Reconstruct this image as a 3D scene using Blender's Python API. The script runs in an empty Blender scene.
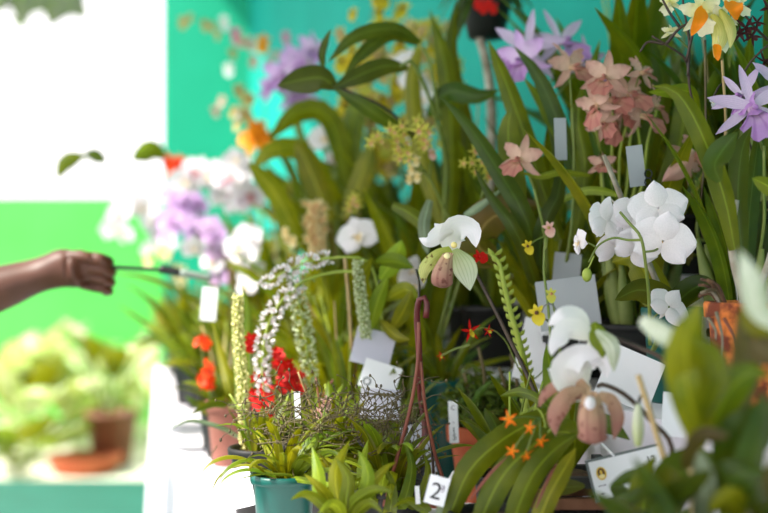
import bpy, math, random
from mathutils import Vector, Matrix, noise
R = random.Random(7)
PI = math.pi
SC = bpy.context.scene
COL = SC.collection
F = 1280.0      # focal length in pixels of the 768 px wide frame
CZ = 1.15       # camera height

DS = 1.0
def P(px, py, d):
    d *= DS
    return Vector(((px - 384.0) / F * d, d, CZ - (py - 256.5) / F * d))

# ------------------------------------------------------------------ layout of the place
TABLE_Z, STEP_Z, HIGH_Z = 0.77, 0.95, 1.12
def wall_x(y): return 0.62 - 0.30 * (y - 2.3)
def front_x(y): return -0.30 - 0.20 * (y - 2.0)
def step_x(y): return wall_x(y) - 0.50
def high_x(y): return wall_x(y) - 0.23
TABLE_Y0, TABLE_Y1 = 0.35, 4.4

# ------------------------------------------------------------------ colours and materials
def lin(v):
    v /= 255.0
    return v / 12.92 if v <= 0.04045 else ((v + 0.055) / 1.055) ** 2.4
def C(r, g, b): return (lin(r), lin(g), lin(b), 1.0)

def new_mat(name):
    m = bpy.data.materials.new(name); m.use_nodes = True
    nt = m.node_tree; nt.nodes.clear()
    out = nt.nodes.new('ShaderNodeOutputMaterial')
    return m, nt, out
def node(nt, t, **kw):
    n = nt.nodes.new(t)
    for k, v in kw.items(): setattr(n, k, v)
    return n
def mixc(nt, fac, a, b, mode='MIX'):
    n = node(nt, 'ShaderNodeMix', data_type='RGBA', blend_type=mode)
    for sock, v in ((n.inputs[0], fac), (n.inputs[6], a), (n.inputs[7], b)):
        if hasattr(v, 'is_linked') or isinstance(v, bpy.types.NodeSocket): nt.links.new(v, sock)
        else: sock.default_value = v
    return n.outputs[2]
def maprange(nt, v, a, b, c=0.0, d=1.0):
    n = node(nt, 'ShaderNodeMapRange'); nt.links.new(v, n.inputs[0])
    for i, x in enumerate((a, b, c, d)): n.inputs[i + 1].default_value = x
    return n.outputs[0]
def mth(nt, op, a, b=None):
    n = node(nt, 'ShaderNodeMath', operation=op)
    for i, v in enumerate((a, b)):
        if v is None: continue
        if isinstance(v, bpy.types.NodeSocket): nt.links.new(v, n.inputs[i])
        else: n.inputs[i].default_value = v
    return n.outputs[0]
def noise_fac(nt, scale, detail=3.0, coord='Object'):
    tc = node(nt, 'ShaderNodeTexCoord'); n = node(nt, 'ShaderNodeTexNoise')
    n.inputs['Scale'].default_value = scale; n.inputs['Detail'].default_value = detail
    nt.links.new(tc.outputs[coord], n.inputs['Vector'])
    return n.outputs[0]
def uv_split(nt):
    tc = node(nt, 'ShaderNodeTexCoord'); s = node(nt, 'ShaderNodeSeparateXYZ')
    nt.links.new(tc.outputs['UV'], s.inputs[0])
    return s.outputs[0], s.outputs[1]
def thin_shader(nt, out, colour, trans, tcol, rough, spec=0.5):
    p = node(nt, 'ShaderNodeBsdfPrincipled')
    nt.links.new(colour, p.inputs['Base Color']); p.inputs['Roughness'].default_value = rough
    p.inputs['Specular IOR Level'].default_value = spec
    t = node(nt, 'ShaderNodeBsdfTranslucent')
    nt.links.new(tcol, t.inputs['Color'])
    mx = node(nt, 'ShaderNodeMixShader'); mx.inputs[0].default_value = trans
    nt.links.new(p.outputs[0], mx.inputs[1]); nt.links.new(t.outputs[0], mx.inputs[2])
    nt.links.new(mx.outputs[0], out.inputs[0])

def leaf_mat(name, c1, c2, rib=None, trans=0.25, rough=0.40, glow=(185, 180, 5), spec=0.25):
    """leaf blade: two greens mottled, paler midrib, fine parallel veins"""
    m, nt, out = new_mat(name)
    u, v = uv_split(nt)
    f = maprange(nt, noise_fac(nt, 26.0), 0.35, 0.65)
    col = mixc(nt, f, C(*c1), C(*c2))
    oi = node(nt, 'ShaderNodeObjectInfo')
    hs = node(nt, 'ShaderNodeHueSaturation')
    nt.links.new(maprange(nt, oi.outputs['Random'], 0, 1, 0.478, 0.518), hs.inputs['Hue'])
    nt.links.new(maprange(nt, oi.outputs['Random'], 0, 1, 0.72, 1.35), hs.inputs['Value'])
    nt.links.new(col, hs.inputs['Color']); col = hs.outputs[0]
    d = mth(nt, 'ABSOLUTE', mth(nt, 'SUBTRACT', u, 0.5))
    r = rib or tuple(min(255, int(x * 1.25 + 18)) for x in c2)
    col = mixc(nt, maprange(nt, d, 0.015, 0.05, 0.75, 0.0), col, C(*r))
    vein = mth(nt, 'SINE', mth(nt, 'MULTIPLY', u, 85.0))
    col = mixc(nt, maprange(nt, vein, 0.2, 1.0, 0.0, 0.13), col, C(*r))
    tc = mixc(nt, 0.6, col, C(*glow))
    thin_shader(nt, out, col, trans, tc, rough, spec)
    return m
def petal_mat(name, base, tip, vein=None, va=0.0, vf=40.0, trans=0.3, rough=0.55, spot=None, sa=0.55, edge=None):
    """petal: pigment running from base to tip, optional veins, spots and rim colour"""
    m, nt, out = new_mat(name)
    u, v = uv_split(nt)
    col = mixc(nt, maprange(nt, v, 0.02, 0.75), C(*base), C(*tip))
    nz = maprange(nt, noise_fac(nt, 40.0), 0.3, 0.7, 0.0, 0.22)
    col = mixc(nt, nz, col, C(*[int(x * 0.82) for x in tip]))
    if edge:
        d = mth(nt, 'ABSOLUTE', mth(nt, 'SUBTRACT', u, 0.5))
        col = mixc(nt, maprange(nt, d, 0.28, 0.5), col, C(*edge))
    if vein:
        s = mth(nt, 'SINE', mth(nt, 'MULTIPLY', u, vf))
        col = mixc(nt, maprange(nt, s, 0.3, 1.0, 0.0, va), col, C(*vein))
    if spot:
        s = maprange(nt, noise_fac(nt, 130.0, 1.0), sa, sa + 0.08)
        col = mixc(nt, s, col, C(*spot))
    thin_shader(nt, out, col, trans, col, rough, 0.3)
    return m
def plain_mat(name, c1, c2=None, scale=12.0, rough=0.6, bump=0.0, spec=0.5, metal=0.0, lo=0.35, hi=0.65):
    m, nt, out = new_mat(name)
    p = node(nt, 'ShaderNodeBsdfPrincipled')
    p.inputs['Roughness'].default_value = rough; p.inputs['Specular IOR Level'].default_value = spec
    p.inputs['Metallic'].default_value = metal
    nf = noise_fac(nt, scale, 4.0)
    nt.links.new(mixc(nt, maprange(nt, nf, lo, hi), C(*c1), C(*(c2 or c1))), p.inputs['Base Color'])
    if bump:
        b = node(nt, 'ShaderNodeBump'); b.inputs['Strength'].default_value = bump; b.inputs['Distance'].default_value = 0.004
        nt.links.new(noise_fac(nt, scale * 4, 4.0), b.inputs['Height']); nt.links.new(b.outputs[0], p.inputs['Normal'])
    nt.links.new(p.outputs[0], out.inputs[0])
    return m

# ------------------------------------------------------------------ mesh building
class MB:
    def __init__(s): s.v = []; s.f = []; s.uv = []; s.mi = []
    def vert(s, p, uv=(0.5, 0.5)): s.v.append(Vector(p)); s.uv.append(uv); return len(s.v) - 1
    def face(s, idx, mi=0): s.f.append(tuple(idx)); s.mi.append(mi)
    def grid(s, rows, uvs, mi=0, closed=False):
        base = len(s.v); n = len(rows[0])
        for r, ur in zip(rows, uvs):
            for p, u in zip(r, ur): s.vert(p, u)
        for i in range(len(rows) - 1):
            for j in range(n if closed else n - 1):
                k = (j + 1) % n
                s.face((base + i * n + j, base + i * n + k, base + (i + 1) * n + k, base + (i + 1) * n + j), mi)
    def mesh(s, name, mats, origin=(0, 0, 0), smooth=True):
        me = bpy.data.meshes.new(name); o = Vector(origin)
        me.from_pydata([p - o for p in s.v], [], s.f)
        ul = me.uv_layers.new(name='UVMap')
        for l in me.loops: ul.data[l.index].uv = s.uv[l.vertex_index]
        for m in (mats if isinstance(mats, (list, tuple)) else [mats]): me.materials.append(m)
        for p, mi in zip(me.polygons, s.mi): p.material_index = mi; p.use_smooth = smooth
        me.update()
        return me

def spline(pts, n):
    pts = [Vector(p) for p in pts]
    if len(pts) == 2: return [pts[0].lerp(pts[1], i / n) for i in range(n + 1)]
    q = [2 * pts[0] - pts[1]] + pts + [2 * pts[-1] - pts[-2]]
    L = [0.0]
    for a, b in zip(pts, pts[1:]): L.append(L[-1] + max(1e-6, (b - a).length))
    res = []
    for i in range(n + 1):
        s = L[-1] * i / n; k = 0
        while k < len(pts) - 2 and s > L[k + 1]: k += 1
        t = (s - L[k]) / (L[k + 1] - L[k])
        a, b, c, d = q[k], q[k + 1], q[k + 2], q[k + 3]
        res.append(0.5 * (2 * b + (c - a) * t + (2 * a - 5 * b + 4 * c - d) * t * t + (3 * b - a - 3 * c + d) * t ** 3))
    return res
def tangents(path):
    n = len(path)
    return [(path[min(i + 1, n - 1)] - path[max(i - 1, 0)]).normalized() for i in range(n)]

def tube(mb, pts, r0, r1=None, n=None, sides=6, mi=0, cap=True, bulge=None):
    r1 = r0 if r1 is None else r1
    n = n or max(2, 4 * (len(pts) - 1))
    path = spline(pts, n); T = tangents(path)
    ref = Vector((0, 0, 1)) if abs(T[0].z) < 0.9 else Vector((1, 0, 0))
    a = T[0].cross(ref).normalized()
    rows, uvs = [], []
    for i, (p, t) in enumerate(zip(path, T)):
        a = (a - t * a.dot(t)).normalized(); b = t.cross(a)
        f = i / n; r = r0 + (r1 - r0) * f
        if bulge: r *= bulge(f)
        rows.append([p + a * r * math.cos(2 * PI * k / sides) + b * r * math.sin(2 * PI * k / sides) for k in range(sides)])
        uvs.append([(k / sides, f) for k in range(sides)])
    base = len(mb.v)
    mb.grid(rows, uvs, mi, closed=True)
    if cap:
        mb.face([base + k for k in range(sides)][::-1], mi)
        mb.face([base + n * sides + k for k in range(sides)], mi)

PROFILE = {
    'strap': lambda t: min(1.0, 0.55 + 1.6 * t) * (1.0 if t < 0.6 else max(0.0, 1 - ((t - 0.6) / 0.4) ** 2.2)),
    'grass': lambda t: min(1.0, 0.7 + t) * (1 - t ** 1.8),
    'lance': lambda t: max(0.0, math.sin(PI * min(1.0, (0.06 + 0.94 * t))) ** 0.85),
    'ovate': lambda t: max(0.0, math.sin(PI * (0.04 + 0.96 * t) ** 0.85)) ** 0.7,
}
def blade(mb, pts, w, shape='strap', side=None, roll=0.0, fold=0.25, wave=0.0, n=14, mi=0, cols=5):
    """a leaf blade along pts; side = fixed sideways hint, else the blade lies across the line of sight"""
    path = spline(pts, n); T = tangents(path); prof = PROFILE[shape]
    rows, uvs = [], []
    ph = R.random() * 6
    prev = None
    for i, (p, t) in enumerate(zip(path, T)):
        f = i / n
        s = Vector(side) if side is not None else t.cross(Vector((0, 1, 0)))
        s = s - t * s.dot(t)
        if s.length < 1e-3: s = prev or t.cross(Vector((0, 0, 1)))
        s.normalize()
        if prev is not None and s.dot(prev) < 0: s = -s
        prev = s
        nrm = s.cross(t)
        if roll:
            q = Matrix.Rotation(roll, 3, t); s2 = q @ s; nrm = q @ nrm
        else: s2 = s
        h = w * 0.5 * max(prof(f), 0.02)
        row, ur = [], []
        for k in range(cols):
            x = -1 + 2 * k / (cols - 1)
            lift = fold * h * (abs(x) ** 1.3) + wave * w * math.sin(f * 9 + ph + (2 if x > 0 else 0)) * abs(x)
            row.append(p + s2 * (x * h) + nrm * lift); ur.append((0.5 + 0.5 * x, f))
        rows.append(row); uvs.append(ur)
    mb.grid(rows, uvs, mi)

def lathe(mb, prof, seg=28, mi=0, centre=(0, 0, 0), wob=None):
    rows = []; uvs = []; c = Vector(centre)
    for j, (r, z) in enumerate(prof):
        row = []
        for k in range(seg):
            a = 2 * PI * k / seg; rr = r * (wob(a, j) if wob else 1.0)
            row.append(c + Vector((rr * math.cos(a), rr * math.sin(a), z)))
        rows.append(row); uvs.append([(k / seg, j / max(1, len(prof) - 1)) for k in range(seg)])
    mb.grid(rows, uvs, mi, closed=True)
def box(mb, lo, hi, mi=0, M=None):
    x0, y0, z0 = lo; x1, y1, z1 = hi
    b = len(mb.v)
    for p in ((x0, y0, z0), (x1, y0, z0), (x1, y1, z0), (x0, y1, z0), (x0, y0, z1), (x1, y0, z1), (x1, y1, z1), (x0, y1, z1)):
        q = Vector(p); mb.vert(M @ q if M else q)
    for f in ((0, 3, 2, 1), (4, 5, 6, 7), (0, 1, 5, 4), (1, 2, 6, 5), (2, 3, 7, 6), (3, 0, 4, 7)):
        mb.face([b + i for i in f], mi)
def ball(mb, c, r, sq=(1, 1, 1), seg=8, rings=5, mi=0):
    c = Vector(c); rows, uvs = [], []
    for i in range(rings + 1):
        a = PI * i / rings; a = min(max(a, 0.02), PI - 0.02)
        rows.append([c + Vector((r * sq[0] * math.sin(a) * math.cos(2 * PI * k / seg), r * sq[1] * math.sin(a) * math.sin(2 * PI * k / seg), r * sq[2] * math.cos(a))) for k in range(seg)])
        uvs.append([(k / seg, i / rings) for k in range(seg)])
    mb.grid(rows, uvs, mi, closed=True)

# ------------------------------------------------------------------ objects
def link(name, me, parent=None, loc=None):
    o = bpy.data.objects.new(name, me); COL.objects.link(o)
    if parent: o.parent = parent
    if loc is not None: o.location = loc
    return o
def tag(o, label=None, cat=None, group=None, kind=None):
    if label: o['label'] = label
    if cat: o['category'] = cat
    if group: o['group'] = group
    if kind: o['kind'] = kind
    return o
def struct(name, mb, mat, smooth=False):
    return tag(link(name, mb.mesh(name, mat, smooth=smooth)), kind='structure')
def empty(name, loc):
    o = bpy.data.objects.new(name, None); COL.objects.link(o); o.location = loc; o.empty_display_size = 0.05
    return o

# ------------------------------------------------------------------ flowers (front = local +Z, up = local +Y, unit spread about 1)
def petal(mb, ang, L, W, shape='round', base=0.02, cup=0.0, curl=0.0, ruffle=0.0, z0=0.0, nt=9, ns=7, mi=0, twist=0.0, fq=16.0, tilt=0.0):
    prof = {'round': lambda t: math.sin(PI * min(1, 0.10 + 0.86 * t ** 0.72)) ** 0.62,
            'claw': lambda t: max(0.0, math.sin(PI * (0.03 + 0.95 * t) ** 0.80)) ** 0.75,
            'narrow': lambda t: max(0.02, math.sin(PI * (0.10 + 0.89 * t) ** 0.95)) ** 0.8,
            'pointed': lambda t: (0.35 + 0.65 * min(1, t * 3.2)) * max(0.02, 1 - t ** 2.0)}[shape]
    ca, sa = math.cos(ang), math.sin(ang); rows, uvs = [], []
    ph = R.random() * 6
    for i in range(nt):
        t = i / (nt - 1); h = W / 2 * prof(t); row, ur = [], []
        for k in range(ns):
            s = -1 + 2 * k / (ns - 1)
            x = base + L * t; y = s * h
            z = z0 + cup * W * s * s * 0.5 + curl * L * t * t + tilt * L * t + ruffle * W * math.sin(fq * t + ph + (1.7 if s > 0 else 0)) * abs(s) ** 2 * min(1, t * 2.5)
            if twist:
                tw = twist * t; y, z = y * math.cos(tw) - (z - z0) * math.sin(tw), z0 + y * math.sin(tw) + (z - z0) * math.cos(tw)
            row.append(Vector((x * ca - y * sa, x * sa + y * ca, z))); ur.append((0.5 + 0.5 * s, t))
        rows.append(row); uvs.append(ur)
    mb.grid(rows, uvs, mi)
def D(a): return math.radians(a)

def fl_moth(pm, lm):
    m = MB()
    for a in (90, 212, 328): petal(m, D(a), 0.48, 0.42, 'narrow', 0.02, cup=0.2, curl=-0.10, z0=-0.02)
    for a in (8, 172): petal(m, D(a), 0.52, 0.64, 'claw', 0.02, cup=0.12, curl=-0.10, ruffle=0.015, z0=0.015)
    ball(m, (0, 0.02, 0.07), 0.045, (0.8, 0.9, 1.3))
    l = MB()
    petal(l, D(270), 0.26, 0.16, 'pointed', 0.02, cup=0.5, tilt=0.55, z0=0.03)
    for a in (20, 160): petal(l, D(a - 40 if a < 90 else a + 40), 0.15, 0.12, 'round', 0.02, cup=0.6, tilt=0.9, z0=0.04)
    ball(l, (0, -0.03, 0.09), 0.03)
    return [('flower', m, pm), ('lip', l, lm)]
def fl_cattleya(pm, lm):
    m = MB()
    for a, t in ((92, 0.2), (215, -0.15), (326, 0.25)): petal(m, D(a), 0.55, 0.19, 'narrow', 0.02, cup=0.4, curl=-0.22, ruffle=0.07, z0=-0.03, twist=t * 3)
    for a, tw in ((28, 0.5), (152, -0.4)): petal(m, D(a), 0.50, 0.31, 'claw', 0.02, cup=0.25, curl=-0.05, ruffle=0.13, z0=0.01, nt=14, fq=21, twist=tw)
    l = MB()
    rows, uvs = [], []
    for i in range(9):
        t = i / 8; r = 0.075 + 0.03 * t + 0.20 * max(0, t - 0.5) ** 1.3 * 1.6
        c = Vector((0, -0.05 - 0.20 * t * t - 0.06 * t, 0.02 + 0.34 * t)); row, ur = [], []
        for k in range(20):
            a = 2 * PI * k / 20; rr = r * (1 + (0.14 * math.sin(a * 6 + 1) * max(0, t - 0.55) / 0.45)) * (1.0 - 0.22 * max(0, math.sin(a)) * t)
            row.append(c + Vector((rr * math.cos(a), rr * math.sin(a) * (0.9), -0.10 * t * math.sin(a)))); ur.append((k / 20, t))
        rows.append(row); uvs.append(ur)
    l.grid(rows, uvs, closed=True)
    tube(l, [(0, -0.03, 0.02), (0, -0.04, 0.2), (0, -0.07, 0.3)], 0.035, 0.03)
    return [('flower', m, pm), ('lip', l, lm)]
def fl_spidery(pm, lm):
    """long narrow petals like a laelia"""
    m = MB()
    for a in (95, 208, 322): petal(m, D(a), 0.55, 0.13, 'narrow', 0.02, cup=0.25, curl=-0.1, z0=-0.02, ruffle=0.02)
    for a in (22, 158): petal(m, D(a), 0.55, 0.17, 'narrow', 0.02, cup=0.2, curl=-0.05, ruffle=0.04)
    l = fl_cattleya(pm, lm)[1][1]
    return [('flower', m, pm), ('lip', l, lm)]
def fl_star(pm, lm):
    m = MB()
    for k in range(5): petal(m, D(90 + 72 * k), 0.5, 0.17, 'pointed', 0.02, cup=0.3, curl=0.10, nt=6, ns=5)
    l = MB(); petal(l, D(270), 0.26, 0.24, 'round', 0.0, cup=0.3, tilt=0.5, z0=0.04, nt=5, ns=5); ball(l, (0, 0.03, 0.07), 0.06, seg=6, rings=4)
    return [('flower', m, pm), ('lip', l, lm)]
def fl_small(pm, lm):
    """little five petalled flower with a broad skirt lip"""
    m = MB()
    for a in (90, 35, 145): petal(m, D(a), 0.34, 0.2, 'round', 0.02, cup=0.2, nt=5, ns=5)
    petal(m, D(270), 0.52, 0.55, 'round', 0.0, ruffle=0.06, z0=0.03, nt=6, ns=7)
    l = MB(); ball(l, (0, 0.0, 0.07), 0.09, seg=6, rings=4)
    return [('flower', m, pm), ('lip', l, lm)]
def fl_slipper(dm, pm, lm):
    """slipper orchid: hooded dorsal sepal, drooping wavy petals, pouch"""
    m = MB()
    petal(m, D(90), 0.52, 0.62, 'round', 0.0, cup=0.35, curl=0.55, z0=-0.02, nt=12, ns=9)
    s = MB(); petal(s, D(268), 0.46, 0.36, 'round', 0.0, cup=0.3, curl=0.12, z0=-0.06)
    p = MB()
    for a, t in ((202, 0.5), (338, -0.5)): petal(p, D(a), 0.55, 0.17, 'narrow', 0.02, cup=0.15, curl=0.1, ruffle=0.12, twist=t, nt=14, fq=26)
    l = MB(); rows, uvs = [], []
    for i in range(11):
        t = i / 10
        r = 0.115 * (0.72 + 1.0 * math.sin(PI * min(1, 0.12 + t * 0.8)) * 0.52) if t < 0.86 else 0.13 * math.sqrt(max(0.0, 1 - ((t - 0.86) / 0.15) ** 2)) + 0.005
        c = Vector((0, 0.0 - 0.40 * t, 0.10 + 0.10 * math.sin(PI * t * 0.8)))
        rows.append([c + Vector((r * math.cos(2 * PI * k / 16), 0.25 * r * math.sin(2 * PI * k / 16), r * math.sin(2 * PI * k / 16))) for k in range(16)])
        uvs.append([(k / 16, t) for k in range(16)])
    l.grid(rows, uvs, closed=True)
    st = MB(); ball(st, (0, 0.02, 0.13), 0.065, (1, 0.9, 0.6))
    return [('flower', m, dm), ('sepal', s, pm), ('petals', p, pm), ('lip', l, lm), ('staminode', st, MAT['stam'])]

FL = {}
def flower_kind(key, parts):
    FL[key] = [(n, mb.mesh(key + '_' + n, m), m) for n, mb, m in parts]

def facing(yaw, pitch, roll):
    yw, pt = D(yaw), D(pitch)
    z = Vector((math.sin(yw) * math.cos(pt), -math.cos(yw) * math.cos(pt), math.sin(pt)))
    up = Vector((0, 0, 1)); up = (up - z * up.dot(z)).normalized()
    x = up.cross(z)
    M = Matrix((x, up, z)).transposed()
    return M @ Matrix.Rotation(D(roll), 3, 'Z')

POTS = []
def support(x, y, r):
    """height of whatever the pot stands on at x, y; None where it would straddle an edge"""
    if y < TABLE_Y0 + r or y > TABLE_Y1 - r: return None
    a, b, c, w = front_x(y), step_x(y), high_x(y), wall_x(y)
    m = r * 1.08 + 0.008
    if a + m < x < b - m: return TABLE_Z
    if b + m < x < c - m: return STEP_Z
    if c + m < x < w - m: return HIGH_Z
    return None
def find_spot(px, d, r):
    x0 = (px - 384) / F * d
    best = None
    for ring in range(0, 60):
        for k in range(1 if ring == 0 else 16):
            a = 2 * PI * k / 16 + ring; x = x0 + 0.014 * ring * math.cos(a); y = d + 0.014 * ring * math.sin(a)
            z = support(x, y, r)
            if z is None or y < d - 0.03: continue
            if all((x - q[0]) ** 2 + (y - q[1]) ** 2 > (r + q[2] + 0.006) ** 2 for q in POTS):
                return x, y, z
    return x0, d, TABLE_Z

def ground_z(x, y):
    if not TABLE_Y0 - 0.02 < y < TABLE_Y1 + 0.02 or x < front_x(y) - 0.02: return 0.0
    return HIGH_Z if x > high_x(y) - 0.02 else STEP_Z if x > step_x(y) - 0.02 else TABLE_Z
def clampw(p):
    p = Vector(p); m = wall_x(p.y) - 0.045
    if p.x > m: p.x = m
    g = ground_z(p.x, p.y)
    if g and p.z < g + 0.014: p.z = g + 0.014
    return p

class Plant:
    def __init__(s, name, label, px, d, pot='black', r=0.045, h=0.10, cat='orchid', group=None, fixed=False):
        if fixed: x, y = (px - 384) / F * d, d; z = support(x, y, r); z = TABLE_Z if z is None else z
        else: x, y, z = find_spot(px, d, r)
        POTS.append((x, y, r))
        s.o = Vector((x, y, z)); s.r = r; s.h = h
        s.root = tag(empty(name, s.o), label, cat, group)
        if pot: s.pot(pot, r, h)
        s.top = s.o + Vector((0, 0, h * 0.93))
    def part(s, name, mb, mat, label=None, kind=None, smooth=True, parent=None):
        o = link(name, mb.mesh(name, mat, s.o, smooth), parent or s.root)
        tag(o, label, kind=kind)
        return o
    def pot(s, kind, r, h):
        m = MB(); o = s.o
        if kind == 'basket':
            n = 5
            for i in range(n):
                z = h * (i + 0.5) / n
                for q in range(2):
                    e = r * 0.95; t = 0.006
                    for sg in (-1, 1):
                        zz = z + (0.5 * h / n if q else 0)
                        lo = (-e, sg * (e - t) - t, zz - 0.0065) if q == 0 else (sg * (e - t) - t, -e, zz - 0.0065)
                        hi = (e, sg * (e - t) + t, zz + 0.0065) if q == 0 else (sg * (e - t) + t, e, zz + 0.0065)
                        box(m, [a + b for a, b in zip(lo, o)], [a + b for a, b in zip(hi, o)], i % 2)
            box(m, (o.x - r * 0.85, o.y - r * 0.85, o.z), (o.x + r * 0.85, o.y + r * 0.85, o.z + 0.008), 0)
            s.part('basket', m, [MAT['slat_dark'], MAT['slat_brown']], smooth=False)
        else:
            mat, rim, fl = POTKIND[kind]
            prof = [(r * 0.05, 0.0), (r * fl, 0.0), (r * (fl + 0.05), 0.004), (r * 0.90, h - rim), (r * 0.91, h - rim + 0.0005), (r, h - rim + 0.001), (r * 1.02, h - 0.003), (r * 0.99, h), (r * 0.93, h), (r * 0.90, h - 0.004), (r * 0.86, h * 0.7)]
            lathe(m, prof, centre=o)
            s.part('pot', m, mat)
        e = MB()
        lathe(e, [(0.002, h * 0.93), (r * 0.4, h * 0.95), (r * 0.78, h * 0.90), (r * 0.82, h * 0.84)], seg=18, centre=o, wob=lambda a, j: 1 + 0.03 * math.sin(a * 5 + j))
        s.part('potting_mix', e, MAT['bark'])
    def leaf(s, pts, w, mat='leaf', shape='strap', roll=0.0, fold=0.3, wave=0.0, name='leaf', root=False, n=14):
        """pts are (px, py, distance); w in pixels at the first distance"""
        q = [clampw(P(*p)) for p in pts]
        if root: q = [s.top] + q
        m = MB(); blade(m, q, w * DS * pts[0][2] / F, shape, None, roll, fold, wave, n)
        return s.part(name, m, MAT[mat])
    def clump(s, n, L, W, mat='leaf', elev=(62, 86), droop=50, az=(0, 360), shape='strap', spread=0.5, fold=0.45, wave=0.0):
        for i in range(n):
            a = D(az[0] + (az[1] - az[0]) * (i + R.random()) / n)
            l = L * R.uniform(0.7, 1.12); e = D(R.uniform(*elev)); dr = D(droop * R.uniform(0.5, 1.3))
            h = Vector((math.cos(a), math.sin(a), 0)); sd = Vector((-math.sin(a), math.cos(a), 0))
            sd = (sd + Vector((0, 0, R.uniform(-0.4, 0.4)))).normalized()
            p = s.top + h * (s.r * spread * R.random()); pts = [p]
            for k in range(7):
                ee = e - dr * (k / 6.0) ** 1.4
                p = p + (h * math.cos(ee) + Vector((0, 0, 1)) * math.sin(ee)) * (l / 7)
                pts.append(clampw(p))
            m = MB(); blade(m, pts, W * R.uniform(0.75, 1.15), shape, sd, 0.0, fold, wave, 14)
            s.part('leaf', m, MAT[mat] if isinstance(mat, str) else MAT[R.choice(mat)])
    def stem(s, pts, r=0.0025, r1=None, mat='stem', name='stem', root=False, n=None, label=None):
        q = [clampw(P(*p)) for p in pts]
        if root: q = [s.top + Vector((0, 0, -0.005))] + q
        m = MB(); tube(m, q, r, r1, n or max(8, 5 * (len(q) - 1)), 7)
        return s.part(name, m, MAT[mat], label)
    def bulbs(s, n, L=0.10, r=0.012, mat='bulb'):
        for i in range(n):
            a = 2 * PI * (i + R.random()) / n; b = s.top + Vector((math.cos(a), math.sin(a), 0)) * s.r * 0.55
            l = L * R.uniform(0.7, 1.2); t = b + Vector((math.cos(a) * 0.25, math.sin(a) * 0.25, 1)) * l
            m = MB(); tube(m, [b - Vector((0, 0, 0.01)), b.lerp(t, 0.5), t], r, r * 0.5, 8, 7, bulge=lambda f: 0.5 + 0.9 * math.sin(PI * min(1, f * 0.9 + 0.1)))
            s.part('bulb', m, MAT[mat])
    def flower(s, kind, px, py, d, size, yaw=0, pitch=0, roll=0, label=None, tail=None):
        """size in pixels across at distance d"""
        loc = clampw(P(px, py, d)); sc = size * d * DS / F
        M = Matrix.Translation(loc - s.o) @ facing(yaw, pitch, roll).to_4x4() @ Matrix.Scale(sc, 4)
        main = None
        for n, me, mt in FL[kind]:
            o = bpy.data.objects.new(n, me); COL.objects.link(o)
            if main is None: o.parent = s.root; o.matrix_local = M; main = o
            else: o.parent = main
        if label: main['label'] = label
        if tail:    # short stalk from behind the flower to a point on the spike
            back = loc + (facing(yaw, pitch, roll) @ Vector((0, 0, -1))) * sc * 0.03
            q = [back, back.lerp(P(*tail), 0.5) + Vector((0, 0.002, 0.002)), P(*tail)]
            m = MB(); tube(m, q, 0.0013 * d / 1.7, None, 6, 5); s.part('stalk', m, MAT['stem'])
        return main
    def spray(s, kind, path, n, size, spread=6, jit=35, yaw=0, pitch=0, mat='stem', r=0.002, start=0.15, root=True):
        """an arching spike with n flowers scattered along it"""
        q = [clampw(P(*p)) for p in path]
        s.stem(path, r, r * 0.6, mat, 'stem', root=root)
        kinds = kind if isinstance(kind, (list, tuple)) else [kind]
        cur = spline([Vector(p) for p in path], 60)
        for i in range(n):
            f = start + (1 - start) * (i + 0.5) / n
            c = cur[min(60, int(f * 60))]
            s.flower(R.choice(kinds), c.x + R.uniform(-spread, spread), c.y + R.uniform(-spread, spread), c.z - 0.01 + R.uniform(-0.02, 0.02), size * R.uniform(0.8, 1.15), yaw + R.uniform(-jit, jit), pitch + R.uniform(-jit, jit) * 0.6, R.uniform(-25, 25))
    def raceme(s, path, rad, n, fsize, mat, stem='stem', name='flower_spike', root=False, r=0.0018, taper=0.6, d0=0.0):
        """a dense spike of tiny flowers, one mesh"""
        if path: s.stem(path, r, r * 0.7, stem, 'stem', root=root)
        q = spline([P(*p) for p in path], 80); T = tangents(q)
        m = MB()
        for i in range(n):
            f = d0 + (1 - d0) * i / (n - 1); k = min(80, int(f * 80)); c, t = q[k], T[k]
            a = i * 2.4; ref = Vector((0, 1, 0)); u = t.cross(ref).normalized(); w = t.cross(u)
            rr = rad * (1 - taper * abs(f - 0.45)) ; o = u * math.cos(a) + w * math.sin(a)
            for j in range(3):
                ang = 2 * PI * j / 3 + i; v = (t * math.cos(ang) + t.cross(o) * math.sin(ang))
                p0 = c + o * rr * 0.5; p1 = c + o * rr + v * fsize * 0.5
                blade(m, [p0, p0.lerp(p1, 0.5) + o * fsize * 0.15, p1], fsize * 0.6, 'ovate', o.cross(v), 0, 0.3, 0, 3, 0, 3)
        o = s.part(name, m, MAT[mat]); return o
ROOF_X = -0.98
SKY = 2.0; SUN = 8.5; EXPO = 0.24; SUN_FROM = (-0.72, -0.30, 0.85)
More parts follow.
